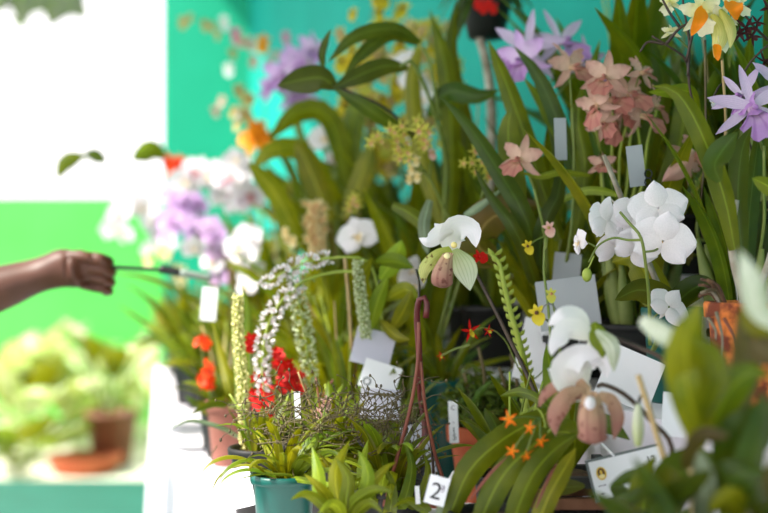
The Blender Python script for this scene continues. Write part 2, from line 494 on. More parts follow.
# ------------------------------------------------------------------ materials
MAT = {}
MAT['leaf'] = leaf_mat('strap leaf green', (58, 80, 6), (94, 108, 14))
MAT['leaf_dark'] = leaf_mat('dark leaf green', (30, 54, 12), (46, 70, 16))
MAT['leaf_olive'] = leaf_mat('olive leaf green', (90, 98, 8), (124, 122, 16))
MAT['leaf_lime'] = leaf_mat('lime leaf green', (96, 118, 20), (124, 138, 32), glow=(190, 200, 40))
MAT['leaf_grey'] = leaf_mat('grey green leaf', (92, 112, 84), (124, 140, 112), trans=0.12)
MAT['leaf_brown'] = leaf_mat('brownish leaf', (88, 74, 44), (70, 62, 36), trans=0.12)
MAT['leaf_bronze'] = leaf_mat('mottled bronze leaf', (84, 84, 32), (112, 92, 50), trans=0.15)
MAT['leaf_pale'] = leaf_mat('pale silvery leaf', (150, 160, 130), (190, 194, 176), trans=0.2)
MAT['leaf_big'] = leaf_mat('big deep green leaf', (44, 60, 8), (64, 78, 14), trans=0.12, spec=0.25)
MAT['leaf_sun'] = leaf_mat('garden leaf with sun glare painted in', (150, 196, 70), (248, 248, 214), trans=0.35)  # near-white mottling puts blown-out sun into the leaf colour
MAT['leaf_painted_shade'] = leaf_mat('grey leaf with shade painted in', (62, 62, 70), (64, 82, 34), trans=0.05, spec=0.1)  # shade put into the colour; these leaves hang in the sun
MAT['bulb'] = plain_mat('pseudobulb green', (104, 122, 50), (130, 140, 74), 20, 0.5)
MAT['stem'] = plain_mat('green stem', (96, 118, 40), (118, 130, 56), 20, 0.5)
MAT['stem_dark'] = plain_mat('dark purple stem', (44, 30, 26), (70, 50, 34), 30, 0.5)
MAT['stem_red'] = plain_mat('reddish brown stem', (110, 52, 40), (128, 70, 50), 30, 0.55)
MAT['stem_lime'] = plain_mat('lime stem', (140, 160, 50), (164, 178, 76), 20, 0.5)
MAT['cane'] = plain_mat('bamboo cane', (170, 140, 90), (196, 168, 120), 24, 0.6)
MAT['bark_cane'] = plain_mat('papery white cane', (186, 178, 162), (120, 108, 88), 26, 0.8)
MAT['twig'] = plain_mat('wiry brown twigs', (72, 58, 36), (104, 92, 52), 30, 0.6)
MAT['bark'] = plain_mat('bark chips', (70, 48, 34), (112, 80, 54), 70, 0.9, 0.6)
MAT['moss'] = leaf_mat('dark moss leaf', (54, 82, 24), (88, 112, 42), trans=0.15)
MAT['pitcher'] = plain_mat('dark red pitcher skin', (116, 46, 42), (92, 30, 32), 30, 0.4)
MAT['clay'] = plain_mat('terracotta', (170, 78, 42), (188, 98, 60), 14, 0.8, 0.2)
MAT['clay_old'] = plain_mat('weathered terracotta', (216, 122, 54), (112, 50, 24), 40, 0.9, 0.6, lo=0.42, hi=0.58)
MAT['clay_pink'] = plain_mat('pinkish terracotta', (140, 88, 74), (156, 104, 90), 14, 0.85, 0.2)
MAT['teal_plastic'] = plain_mat('teal plastic', (8, 84, 76), (12, 94, 86), 10, 0.4)
MAT['black_plastic'] = plain_mat('black plastic', (14, 14, 14), (22, 22, 20), 10, 0.6)
MAT['brown_plastic'] = plain_mat('brown pot', (120, 72, 46), (136, 86, 58), 10, 0.6)
MAT['slat_dark'] = plain_mat('blackened slat', (40, 40, 42), (54, 52, 50), 30, 0.8, 0.3)
MAT['slat_brown'] = plain_mat('brown wooden slat', (132, 88, 62), (112, 70, 48), 30, 0.8, 0.3)
POTKIND = {'clay': ('clay', 0.026, 0.66), 'old': ('clay_old', 0.02, 0.62), 'pink': ('clay_pink', 0.02, 0.6), 'teal': ('teal_plastic', 0.012, 0.7),
           'black': ('black_plastic', 0.012, 0.72), 'brown': ('brown_plastic', 0.02, 0.68)}
POTKIND = {k: (MAT[a], b, c) for k, (a, b, c) in POTKIND.items()}
MAT['w'] = petal_mat('white petal', (246, 240, 240), (250, 245, 250), trans=0.3)
MAT['wlip'] = petal_mat('white lip', (250, 214, 120), (246, 240, 238), trans=0.2)
MAT['plip'] = petal_mat('rose lip', (236, 190, 120), (210, 120, 180))
MAT['lil'] = petal_mat('lilac petal', (246, 226, 248), (228, 186, 238), (186, 124, 204), 0.3)
MAT['lil_pale'] = petal_mat('pale lilac petal', (222, 206, 226), (206, 186, 216), (176, 140, 194), 0.35)
MAT['lil_deep'] = petal_mat('deep lilac lip', (236, 214, 216), (200, 150, 214), (150, 80, 170), 0.4)
MAT['pink'] = petal_mat('dusky pink petal', (232, 200, 176), (208, 164, 150), (168, 100, 92), 0.4, 55)
MAT['pinklip'] = petal_mat('dusky pink lip', (238, 214, 170), (198, 130, 118), (150, 60, 60), 0.3)
MAT['bronze_sl'] = petal_mat('bronze pouch', (220, 186, 150), (184, 132, 118), (130, 70, 62), 0.4, spot=(140, 90, 80), sa=0.62)
MAT['green_sl'] = petal_mat('yellow green slipper petal', (176, 186, 70), (206, 206, 130), (130, 150, 50), 0.4, spot=(110, 90, 40), sa=0.62)
MAT['palegreen'] = petal_mat('pale green sepal', (196, 206, 140), (228, 232, 208), (150, 170, 90), 0.35)
MAT['w_sl'] = petal_mat('white hood', (240, 240, 224), (250, 245, 250), (236, 230, 236), 0.3)
MAT['stam'] = plain_mat('yellow staminode', (232, 206, 110), (244, 228, 170), 40, 0.35)
MAT['creamor'] = petal_mat('cream petal', (226, 216, 120), (240, 234, 200))
MAT['cream_sep'] = petal_mat('greenish cream sepal', (206, 200, 90), (226, 220, 140), (170, 170, 60), 0.3)
MAT['orlip'] = petal_mat('orange lip', (250, 150, 10), (250, 140, 20))
MAT['yg'] = petal_mat('yellow green star petal', (214, 196, 90), (206, 206, 84), spot=(150, 100, 40), sa=0.66)
MAT['rustlip'] = petal_mat('rusty lip', (200, 110, 80), (232, 200, 150))
MAT['cream'] = petal_mat('cream bloom', (226, 190, 110), (244, 226, 176))
MAT['yel'] = petal_mat('yellow bloom', (196, 170, 20), (220, 200, 50))
MAT['olive'] = petal_mat('olive beige bloom', (180, 160, 80), (196, 176, 110))
MAT['beigepink'] = petal_mat('beige pink bloom', (210, 150, 140), (226, 186, 170))
MAT['rose'] = petal_mat('rose bloom', (214, 90, 140), (230, 140, 180))
MAT['org'] = petal_mat('orange bloom', (250, 160, 20), (250, 112, 10))
MAT['amber'] = petal_mat('amber bloom', (250, 176, 24), (250, 150, 14))
MAT['scarlet'] = petal_mat('orange scarlet bloom', (240, 90, 20), (240, 72, 20))
MAT['red'] = petal_mat('red bloom', (210, 20, 10), (206, 22, 14), trans=0.2)
MAT['maroon'] = petal_mat('maroon bloom', (60, 24, 28), (84, 34, 36))
MAT['whitehair'] = petal_mat('whitish foxtail bloom', (216, 200, 200), (240, 236, 240))
MAT['chain'] = petal_mat('pale yellow chain bloom', (150, 160, 50), (246, 236, 170))
MAT['chain2'] = petal_mat('green chain bloom', (130, 150, 40), (220, 226, 190))
MAT['paper'] = plain_mat('white paper', (240, 240, 244), (232, 232, 238), 6, 0.8)
MAT['paper_lav'] = plain_mat('lavender grey paper', (200, 198, 214), (190, 190, 206), 6, 0.8)
MAT['paper_grey'] = plain_mat('grey paper', (168, 172, 176), (156, 160, 166), 6, 0.8)
MAT['card_edge'] = plain_mat('grey card holder', (112, 120, 120), (96, 104, 106), 10, 0.4)
MAT['ink'] = plain_mat('black ink', (18, 18, 22), None, 10, 0.7)
MAT['ink_soft'] = plain_mat('faded ink', (120, 110, 130), None, 10, 0.7)
MAT['gold'] = plain_mat('golden seal', (206, 160, 40), (226, 190, 70), 30, 0.6)
MAT['seal_brown'] = plain_mat('brown seal print', (96, 56, 26), None, 10, 0.7)
MAT['cloth'] = plain_mat('white tablecloth', (236, 232, 238), (228, 224, 234), 5, 0.85)
MAT['wood'] = plain_mat('table wood', (120, 92, 64), (100, 74, 50), 10, 0.7)
MAT['wall'] = plain_mat('turquoise wall paint', (16, 146, 132), (20, 154, 140), 3, 0.8, spec=0.15)
MAT['pillar'] = plain_mat('teal pillar paint', (6, 152, 116), (8, 158, 122), 3, 0.7, spec=0.3)
MAT['greenwall'] = plain_mat('light green wall paint', (84, 184, 84), (88, 190, 90), 2, 0.8, spec=0.1)
MAT['floor'] = plain_mat('teal floor paint', (18, 88, 72), (24, 96, 80), 4, 0.75)
MAT['ground'] = plain_mat('pale sunlit concrete', (222, 220, 200), (200, 200, 176), 3, 0.9)
MAT['ceiling'] = plain_mat('white ceiling boards', (226, 228, 222), (216, 218, 212), 4, 0.8)
MAT['skin'] = plain_mat('dark brown skin', (92, 50, 32), (80, 42, 26), 18, 0.5)
MAT['nail'] = plain_mat('fingernail', (168, 124, 106), None, 18, 0.35)
MAT['shirt'] = plain_mat('grey shirt', (150, 152, 162), (138, 140, 150), 30, 0.85)
MAT['trouser'] = plain_mat('dark trousers', (46, 48, 58), (40, 42, 50), 30, 0.85)
MAT['hair'] = plain_mat('black hair', (20, 16, 14), None, 60, 0.7)
MAT['darkrod'] = plain_mat('black rod', (30, 26, 26), None, 30, 0.4)
MAT['greyrod'] = plain_mat('grey grip', (150, 160, 150), None, 30, 0.5)
MAT['wire'] = plain_mat('galvanised wire', (120, 120, 118), None, 30, 0.4, metal=0.6)
MAT['rusty'] = plain_mat('rusty metal', (120, 70, 40), (80, 50, 36), 30, 0.8)
MAT['trunk'] = plain_mat('tree bark', (110, 96, 80), (86, 74, 60), 20, 0.9, 0.5)

flower_kind('moth_white', fl_moth(MAT['w'], MAT['wlip']))
flower_kind('moth_rosy', fl_moth(MAT['w'], MAT['plip']))
flower_kind('moth_lilac', fl_moth(MAT['lil'], MAT['lil_deep']))
flower_kind('catt_pink', fl_cattleya(MAT['pink'], MAT['pinklip']))
flower_kind('catt_lilac', fl_cattleya(MAT['lil'], MAT['lil_deep']))
flower_kind('laelia', fl_spidery(MAT['lil_pale'], MAT['lil_deep']))
flower_kind('catt_cream', fl_cattleya(MAT['creamor'], MAT['creamor']))
flower_kind('star_yg', fl_star(MAT['yg'], MAT['rustlip']))
flower_kind('star_orange', fl_star(MAT['org'], MAT['org']))
flower_kind('star_maroon', fl_star(MAT['maroon'], MAT['maroon']))
flower_kind('star_cream', fl_star(MAT['cream'], MAT['rustlip']))
flower_kind('star_red', fl_star(MAT['red'], MAT['yel']))
flower_kind('small_yellow', fl_small(MAT['yel'], MAT['seal_brown']))
flower_kind('small_olive', fl_small(MAT['olive'], MAT['beigepink']))
flower_kind('small_beige', fl_small(MAT['beigepink'], MAT['olive']))
flower_kind('small_rose', fl_small(MAT['rose'], MAT['rose']))
flower_kind('small_orange', fl_small(MAT['amber'], MAT['scarlet']))
flower_kind('small_scarlet', fl_small(MAT['scarlet'], MAT['red']))
flower_kind('small_red', fl_small(MAT['red'], MAT['red']))
flower_kind('small_white', fl_small(MAT['w'], MAT['stam']))
flower_kind('small_cream', fl_small(MAT['cream'], MAT['stam']))
flower_kind('small_yg', fl_small(MAT['yg'], MAT['rustlip']))
flower_kind('slip_white', fl_slipper(MAT['w_sl'], MAT['green_sl'], MAT['bronze_sl']))
flower_kind('slip_bronze', fl_slipper(MAT['w_sl'], MAT['green_sl'], MAT['bronze_sl']))

# ------------------------------------------------------------------ the setting
def slab(name, pts, z0, z1, mat):
    m = MB(); n = len(pts)
    for z in (z0, z1):
        for x, y in pts: m.vert((x, y, z))
    m.face(range(n)[::-1]); m.face(range(n, 2 * n))
    for i in range(n): m.face((i, (i + 1) % n, n + (i + 1) % n, n + i))
    return struct(name, m, mat)
YE = 6.7      # where the room opens to the yard
slab('floor', [(-4.2, -2.5), (2.2, -2.5), (2.2, YE - 0.12), (-4.2, YE - 0.12)], -0.1, 0.0, MAT['floor'])
slab('ground', [(-14, YE - 0.12), (8, YE - 0.12), (8, 26), (-14, 26)], -0.16, -0.02, MAT['ground'])
slab('wall_right', [(wall_x(-2.5), -2.5), (wall_x(-2.5) + 0.2, -2.5), (wall_x(YE) + 0.2, YE), (wall_x(YE), YE)], 0.0, 2.7, MAT['wall'])
slab('pillar_far', [(-1.155, YE), (-0.695, YE), (-0.695, YE + 0.3), (-1.155, YE + 0.3)], 0.0, 2.7, MAT['pillar'])
slab('wall_far', [(-0.695, YE + 0.02), (2.2, YE + 0.02), (2.2, YE + 0.2), (-0.695, YE + 0.2)], 0.0, 2.7, MAT['wall'])
slab('ceiling', [(-1.9, -2.5), (2.2, -2.5), (2.2, YE + 0.3), (ROOF_X, YE + 0.3)], 2.7, 2.82, MAT['ceiling'])  # unseen; left edge skewed to let sun in at the far end
slab('wall_yard', [(-7.0, 9.0), (0.4, 9.0), (0.4, 9.18), (-7.0, 9.18)], -0.02, 1.565, MAT['greenwall'])

# table, cloth and the two steps
t = tag(empty('display_table', (0, 2.4, 0)), 'long table hidden under the white cloth along the turquoise wall', 'table')
m = MB(); o = Vector((0, 2.4, 0))
ya, yb = TABLE_Y0 + 0.03, TABLE_Y1 - 0.03
q = [(front_x(ya) + 0.03, ya), (wall_x(ya) - 0.04, ya), (wall_x(yb) - 0.04, yb), (front_x(yb) + 0.03, yb)]
for z in (TABLE_Z - 0.035, TABLE_Z - 0.005):
    for x, y in q: m.vert((x, y, z))
m.face((3, 2, 1, 0)); m.face((4, 5, 6, 7))
for i in range(4): m.face((i, (i + 1) % 4, 4 + (i + 1) % 4, 4 + i))
link('tabletop', m.mesh('tabletop', MAT['wood'], o, False), t)
for y in (ya + 0.06, 2.3, yb - 0.06):
    for x in (front_x(y) + 0.08, wall_x(y) - 0.1):
        m = MB(); box(m, (x - 0.03, y - 0.03, 0), (x + 0.03, y + 0.03, TABLE_Z - 0.035)); link('leg', m.mesh('leg', MAT['wood'], o, False), t)
m = MB(); rows, uvs = [], []
ny = 90
def drape(x, y, nx, nyv, s):
    f = 0.022 * math.sin(s * 17) + 0.012 * math.sin(s * 41 + 1)
    col = []
    for k in range(10):
        z = TABLE_Z * (1 - k / 9.0) + 0.004; g = (k / 9.0) ** 0.8
        col.append(Vector((x + nx * (0.004 + f * g + 0.02 * g), y + nyv * (0.004 + f * g + 0.02 * g), z)))
    return col
edge = []
for i in range(ny + 1):
    y = TABLE_Y0 + (TABLE_Y1 - TABLE_Y0) * i / ny; edge.append((front_x(y), y, -0.977, -0.21))
for i in range(1, 26):
    f = i / 25; x = front_x(TABLE_Y1) + (wall_x(TABLE_Y1) - 0.03 - front_x(TABLE_Y1)) * f; edge.append((x, TABLE_Y1, 0, 1))
s = 0
for i, (x, y, a, b) in enumerate(edge):
    if i: s += math.hypot(x - edge[i - 1][0], y - edge[i - 1][1])
    top = Vector((wall_x(y) - 0.03, y, TABLE_Z)) if i <= ny else Vector((x, TABLE_Y1 - 0.001, TABLE_Z))
    inner = [top.lerp(Vector((x, y, TABLE_Z)), f) for f in (0, 0.5, 0.98)]
    rows.append(inner + drape(x, y, a, b, s)); uvs.append([(0, 0)] * 13)
m.grid(rows, uvs)
tag(link('tablecloth', m.mesh('tablecloth', MAT['cloth'])), 'white tablecloth hanging in soft folds off the front of the display table', 'tablecloth')
def riser(name, label, fx, z0, z1, y0, y1):
    m = MB(); b = [(fx(y0), y0), (wall_x(y0) - 0.035, y0), (wall_x(y1) - 0.035, y1), (fx(y1), y1)]
    for z in (z0, z1):
        for x, y in b: m.vert((x, y, z))
    m.face((3, 2, 1, 0)); m.face((4, 5, 6, 7))
    for i in range(4): m.face((i, (i + 1) % 4, 4 + (i + 1) % 4, 4 + i))
    tag(link(name, m.mesh(name, MAT['cloth'], smooth=False)), label, 'display step')
riser('display_step', 'white cloth covered lower step under the back rows of orchids', step_x, TABLE_Z + 0.001, STEP_Z, TABLE_Y0 + 0.1, TABLE_Y1 - 0.05)
riser('display_step', 'white cloth covered upper step right against the turquoise wall', high_x, STEP_Z + 0.001, HIGH_Z, TABLE_Y0 + 0.12, TABLE_Y1 - 0.07)
# ------------------------------------------------------------------ plants whose pots show, nearest first
# moss like plant in the terracotta pot
p = Plant('mossy_plant', 'low dark green mossy plant in the terracotta pot with chalk scrawl, centre front', 489, 2.0, 'clay', 0.066, 0.118, 'plant', fixed=True)
m = MB()
for i in range(620):
    a = R.uniform(0, 2 * PI); rr = 0.085 * math.sqrt(R.random()); hh = 0.085 * (1 - (rr / 0.1) ** 2) * R.uniform(0.5, 1.1)
    b = p.top + Vector((rr * math.cos(a), rr * math.sin(a), 0)) * 0.6
    e = p.top + Vector((rr * math.cos(a), rr * math.sin(a), hh)); a2 = R.uniform(0, 2 * PI)
    f = e + Vector((math.cos(a2), math.sin(a2), R.uniform(-0.5, 0.9))) * R.uniform(0.012, 0.028)
    blade(m, [e, e.lerp(f, 0.5) + Vector((0, 0, 0.003)), f], R.uniform(0.006, 0.011), 'lance', (R.uniform(-1, 1), R.uniform(-1, 1), 0.3), 0, 0.4, 0, 4, 0, 3)
    if i % 5 == 0: tube(m, [b, b.lerp(e, 0.6), e], 0.0016, 0.001, 4, 5)
p.part('foliage', m, MAT['moss'], kind='stuff')
m = MB()
for k, (dx, h) in enumerate(((-0.012, 0.13), (0.02, 0.10), (-0.035, 0.09), (0.038, 0.12))):
    b = p.top + Vector((dx, -0.02, 0)); tube(m, [b, b + Vector((0.004, 0, h * 0.6)), b + Vector((-0.006, 0, h))], 0.004, 0.003, 8, 6)
p.part('stem', m, MAT['twig'])
for q in ([(472, 416, 1.95), (478, 395, 1.94), (492, 380, 1.94)], [(505, 420, 1.95), (512, 402, 1.94), (526, 392, 1.94)], [(462, 424, 1.94), (468, 412, 1.93), (480, 404, 1.93)], [(515, 425, 1.95), (500, 412, 1.93), (478, 416, 1.92)]):
    p.leaf(q, 7, 'moss', 'lance')
m = MB(); tube(m, [P(478, 454, 1.93), P(484, 450, 1.929), P(483, 458, 1.931), P(477, 468, 1.935)], 0.0012, None, 12, 5)
tube(m, [P(468, 452, 1.93), P(473, 460, 1.932), P(476, 470, 1.936)], 0.0011, None, 12, 5)
p.part('chalk_scrawl', m, MAT['clay_pink'], 'pale chalk scrawl on the terracotta')

# two teal pots behind it
p = Plant('potted_orchid', 'leafy orchid in the small teal pot just behind the terracotta pot', 443, 2.14, 'teal', 0.04, 0.175, fixed=True)
p.clump(9, 0.16, 0.016, 'leaf', (50, 85), 70)
p.leaf([(442, 376, 2.28), (425, 350, 2.26), (405, 335, 2.24)], 16, 'leaf_lime')
p = Plant('potted_orchid', 'tall strap leaved orchid in the teal pot beside the leaning white cards', 426, 2.36, 'teal', 0.05, 0.21, fixed=True)
p.clump(10, 0.34, 0.03, ['leaf', 'leaf_olive'], (68, 88), 40)
for x, y in ((392, 338), (398, 345), (403, 356), (394, 352), (386, 341), (404, 341), (409, 349)):
    p.flower('small_cream', x, y, 2.35, 13, R.uniform(-30, 30), R.uniform(-10, 20), R.uniform(-20, 20), tail=(412, 362, 2.5))
# moth orchid in the teal pot
p = Plant('moth_orchid', 'white moth orchid with a round cluster of blooms in the teal pot on the step', 673, 1.76, 'teal', 0.043, 0.13, fixed=True)
p.leaf([(668, 300, 1.74), (640, 290, 1.70), (615, 300, 1.68)], 26, 'leaf_dark', 'ovate', root=True)
p.leaf([(680, 300, 1.76), (700, 286, 1.74), (722, 292, 1.72)], 26, 'leaf_dark', 'ovate', root=True)
p.leaf([(660, 300, 1.78), (636, 260, 1.80), (612, 262, 1.82)], 34, 'leaf_olive', 'ovate', root=True)
p.stem([(650, 345, 1.69), (649, 300, 1.67), (646, 268, 1.65), (641, 238, 1.64), (630, 224, 1.65), (620, 212, 1.66)], 0.0028, 0.0018, 'stem')
p.stem([(652, 352, 1.70), (662, 330, 1.73)], 0.0028, None, 'stem', root=True)
p.stem([(642, 240, 1.64), (628, 240, 1.655), (613, 238, 1.67), (598, 246, 1.68), (589, 262, 1.69)], 0.0018, 0.0012, 'stem')
p.stem([(644, 252, 1.64), (656, 250, 1.66), (662, 243, 1.68)], 0.0016, None, 'stem')
for x, y, sz, yw, pt, ro, dd in ((606, 222, 52, -42, 4, 12, 1.69), (616, 246, 46, -25, -30, -15, 1.72), (634, 214, 44, -14, 16, 20, 1.71), (658, 208, 56, 8, 12, -8, 1.68),
                                 (663, 241, 62, 24, -8, 14, 1.66), (636, 248, 46, -8, -18, 30, 1.70), (646, 226, 46, 4, 0, 0, 1.73)):
    p.flower('moth_white', x, y, dd, sz, 180 - yw, -pt, ro)
p.flower('moth_white', 580, 242, 1.69, 30, -75, 0, 25, tail=(596, 247, 1.68))
p.flower('moth_white', 669, 307, 1.68, 44, 200, -20, 40, tail=(651, 320, 1.68))
m = MB(); ball(m, P(587, 275, 1.69), 0.0075, (0.9, 0.9, 1.25), 10, 8); tube(m, [P(587, 270, 1.69), P(590, 265, 1.69), P(594, 256, 1.685)], 0.0012, None, 6, 5)
p.part('bud', m, MAT['stem_lime'], 'pale green bud')
p.stem([(606, 160, 1.72), (616, 186, 1.72), (624, 206, 1.73), (650, 268, 1.74), (664, 300, 1.75)], 0.003, None, 'bark_cane', 'stake', root=True)
p.stem([(624, 206, 1.73), (615, 203, 1.72), (610, 198, 1.72)], 0.002, 0.001, 'bark_cane', 'stake')
# weathered terracotta pot at the right
p = Plant('cane_orchid', 'orchid with papery white canes in the weathered orange terracotta pot', 748, 1.56, 'old', 0.052, 0.145, fixed=True)
p.stem([(743, 296, 1.55), (734, 262, 1.55), (731, 235, 1.55), (736, 200, 1.55)], 0.0065, 0.004, 'bark_cane', 'cane', root=True)
p.stem([(752, 300, 1.55), (766, 270, 1.55), (776, 235, 1.56)], 0.005, 0.004, 'bark_cane', 'cane', root=True)
p.leaf([(743, 262, 1.55), (738, 200, 1.55), (742, 150, 1.56), (752, 126, 1.57)], 21, 'leaf_dark', 'strap')
p.leaf([(735, 250, 1.54), (724, 196, 1.53), (700, 130, 1.52), (676, 92, 1.52), (652, 86, 1.52)], 22, 'leaf', 'strap')
p.leaf([(720, 182, 1.5), (715, 164, 1.49), (728, 143, 1.48), (738, 132, 1.48)], 25, 'leaf_dark', 'lance')
p.leaf([(790, 200, 1.5), (768, 186, 1.5), (752, 178, 1.49)], 17, 'leaf_lime', 'lance')
for i in range(16):
    a = R.uniform(0, 2 * PI); b = p.top + Vector((math.cos(a), math.sin(a), 0)) * 0.03; c = b + Vector((math.cos(a) * 0.03, math.sin(a) * 0.03, R.uniform(0.0, 0.04)))
    m = MB(); tube(m, [b, b.lerp(c, 0.5) + Vector((0, 0, 0.012)), c], 0.003, 0.002, 6, 6); p.part('root', m, MAT[R.choice(['bark_cane', 'twig', 'bark'])])
for i, (x0, y0, x1, y1) in enumerate(((716, 312, 722, 360), (724, 318, 736, 352), (708, 318, 716, 340), (740, 316, 752, 356), (756, 322, 760, 366))):
    m = MB(); tube(m, [P(x0, y0, 1.487), P((x0 + x1) / 2 + 3, (y0 + y1) / 2, 1.478), P(x1, y1, 1.485)], 0.0022, 0.001, 8, 5); p.part('root', m, MAT['stem_red' if i % 2 else 'bark_cane'])
# necklace orchid at the table edge
p = Plant('necklace_orchid', 'orchid with long hanging chains of tiny pale yellow flowers in the pinkish clay pot', 228, 2.33, 'pink', 0.042, 0.118, fixed=True)
p.leaf([(225, 402, 2.1), (210, 404, 2.08), (190, 415, 2.06)], 14, 'leaf_dark', root=True)
p.leaf([(238, 437, 2.02), (222, 428, 2.0), (196, 421, 1.99), (182, 423, 1.98), (168, 432, 1.98)], 6, 'leaf_grey', 'grass')
p.leaf([(240, 405, 2.1), (262, 372, 2.1), (268, 330, 2.1), (262, 300, 2.1)], 13, 'leaf', root=True)
p.leaf([(232, 400, 2.12), (222, 360, 2.14), (212, 320, 2.16)], 12, 'leaf_olive', root=True)
p.leaf([(236, 400, 2.13), (246, 350, 2.14), (248, 310, 2.15), (240, 280, 2.15)], 12, 'leaf', root=True)
p.stem([(236, 400, 2.1), (233, 340, 2.0), (233, 305, 1.93), (239, 296, 1.92)], 0.002, 0.0015, 'stem_lime', root=True)
p.raceme([(238, 296, 1.92), (238, 330, 1.92), (242, 380, 1.92), (244, 430, 1.92), (244, 464, 1.92)], 0.0095, 130, 0.0115, 'chain', 'stem_lime', 'flower_chain', taper=0.3)
# orchid with wiry spikes, teal pot at the bottom left
p = Plant('wiry_orchid', 'lime leaved x the teal pot at the table front', 284, 1.63, 'teal', 0.043, 0.104, fixed=True)
p.clump(20, 0.115, 0.011, ['leaf_olive', 'leaf', 'leaf'], (25, 80), 80)
p.clump(16, 0.13, 0.015, ['leaf_lime', 'leaf', 'leaf_olive'], (30, 75), 100, (-80, 60))
for q, w in (([(300, 470, 1.6), (330, 452, 1.56), (352, 470, 1.54)], 10), ([(296, 476, 1.6), (262, 474, 1.58), (228, 482, 1.56)], 4), ([(300, 480, 1.58), (340, 488, 1.52), (378, 508, 1.5)], 8),
             ([(300, 470, 1.6), (318, 440, 1.6), (300, 420, 1.6)], 8), ([(290, 470, 1.62), (262, 455, 1.6), (240, 462, 1.58)], 4), ([(304, 478, 1.6), (330, 470, 1.55), (372, 478, 1.52)], 9)):
    p.leaf(q, w, R.choice(['leaf', 'leaf_lime']), 'grass', root=True)
def twigs(pl, x0, x1, y0, y1, d0, d1, n, name='twigs'):
    m = MB(); cx, cy = (x0 + x1) / 2, (y0 + y1) / 2
    for i in range(n):
        x, y, d = R.gauss(cx, (x1 - x0) * .27), R.gauss(cy, (y1 - y0) * .25), R.uniform(d0, d1); an = R.uniform(0, 2 * PI); pts = []
        for k in range(7):
            pts.append(clampw(P(x, y, d))); an += R.uniform(-0.8, 0.8); x += 9 * math.cos(an) + (cx - x) * 0.02; y += 7 * math.sin(an) - 0.6 + (cy - y) * 0.04; d += R.uniform(-0.012, 0.012)
        tube(m, pts, 0.0007, 0.0005, 12, 4)
        for k in (2, 4, 6): ball(m, pts[k], R.uniform(0.0010, 0.0019), (1, 1, 1.5), 6, 4)
    pl.part(name, m, MAT['twig'], kind='stuff')
twigs(p, 250, 345, 388, 458, 1.56, 1.72, 80)
p.flower('small_beige', 326, 402, 1.7, 20, 10, 10, 0, tail=(322, 430, 1.66)); p.flower('small_beige', 318, 412, 1.69, 15, -20, 0, 20, tail=(322, 430, 1.66))
p = Plant('leafy_orchid', 'small lime leaved orchid out of bloom at the very front, left of the number card', 345, 1.46, 'black', 0.04, 0.07)
for q, w, mt in (([(322, 500, 1.47), (318, 472, 1.48), (312, 446, 1.5)], 15, 'leaf_lime'), ([(338, 500, 1.46), (336, 470, 1.47), (350, 440, 1.49)], 15, 'leaf_olive'), ([(362, 500, 1.46), (368, 474, 1.46), (358, 450, 1.48)], 15, 'leaf_lime'),
                 ([(352, 505, 1.45), (374, 490, 1.43), (394, 492, 1.42)], 13, 'leaf'), ([(326, 508, 1.45), (306, 494, 1.44), (290, 500, 1.43)], 12, 'leaf'), ([(346, 502, 1.45), (348, 478, 1.45), (336, 458, 1.46)], 15, 'leaf'),
                 ([(356, 502, 1.46), (384, 470, 1.47), (396, 462, 1.48)], 12, 'leaf_olive'), ([(330, 502, 1.46), (318, 486, 1.45), (304, 474, 1.45)], 12, 'leaf_olive'), ([(340, 510, 1.44), (330, 504, 1.42), (318, 514, 1.41)], 12, 'leaf_lime'), ([(360, 510, 1.44), (372, 504, 1.42), (384, 514, 1.41)], 12, 'leaf')):
    p.leaf(q, w, mt, 'lance', root=True)
p = Plant('wiry_orchid', 'orchid with bare reddish canes and wiry brown twigs before the lavender cards', 392, 1.66, 'black', 0.05, 0.085)
p.clump(16, 0.115, 0.015, ['leaf_olive', 'leaf', 'leaf'], (40, 85), 60); p.clump(18, 0.12, 0.017, ['leaf_lime', 'leaf', 'leaf_olive'], (35, 80), 90, (180, 285))
twigs(p, 345, 428, 388, 470, 1.60, 1.76, 100)
p.stem([(384, 506, 1.62), (398, 455, 1.60), (411, 405, 1.59), (418, 360, 1.58), (419, 322, 1.58)], 0.0027, 0.0022, 'stem_red', 'cane', root=True)
p.stem([(446, 506, 1.62), (434, 450, 1.60), (425, 405, 1.59), (421, 362, 1.58)], 0.0026, 0.002, 'stem_red', 'cane', root=True)
p.stem([(430, 500, 1.62), (431, 440, 1.60), (422, 392, 1.59)], 0.002, 0.0016, 'stem_dark', 'cane', root=True)
for q, w in (([(372, 500, 1.6), (362, 470, 1.58), (368, 440, 1.56)], 14), ([(402, 505, 1.6), (412, 468, 1.58), (404, 440, 1.58)], 13), ([(415, 505, 1.6), (428, 475, 1.58), (424, 452, 1.57)], 12),
             ([(350, 505, 1.6), (336, 476, 1.56), (318, 452, 1.55)], 11), ([(390, 512, 1.58), (392, 486, 1.56), (382, 462, 1.55)], 14), ([(425, 510, 1.55), (408, 500, 1.5), (392, 508, 1.48)], 14)):
    p.leaf(q, w, R.choice(['leaf_lime', 'leaf_olive', 'leaf']), 'lance', root=True)
# hooked dark red pitcher
p = Plant('pitcher_plant', 'plant with one hooked dark red hanging pitcher left of the white slipper orchid', 400, 1.86, 'black', 0.04, 0.08, 'plant')
p.stem([(424, 440, 1.78), (420, 390, 1.72), (419, 350, 1.70), (417, 318, 1.69), (419, 300, 1.68), (424, 297, 1.68), (427, 304, 1.68), (426, 318, 1.68)], 0.0048, 0.0042, 'pitcher', 'pitcher', root=True, label='hooked dark red pitcher')
p.stem([(419, 298, 1.69), (419, 284, 1.72), (416, 270, 1.76)], 0.0018, None, 'stem_dark', 'tendril')
p.clump(5, 0.06, 0.016, 'leaf', (30, 70), 60, (100, 260), shape='lance')
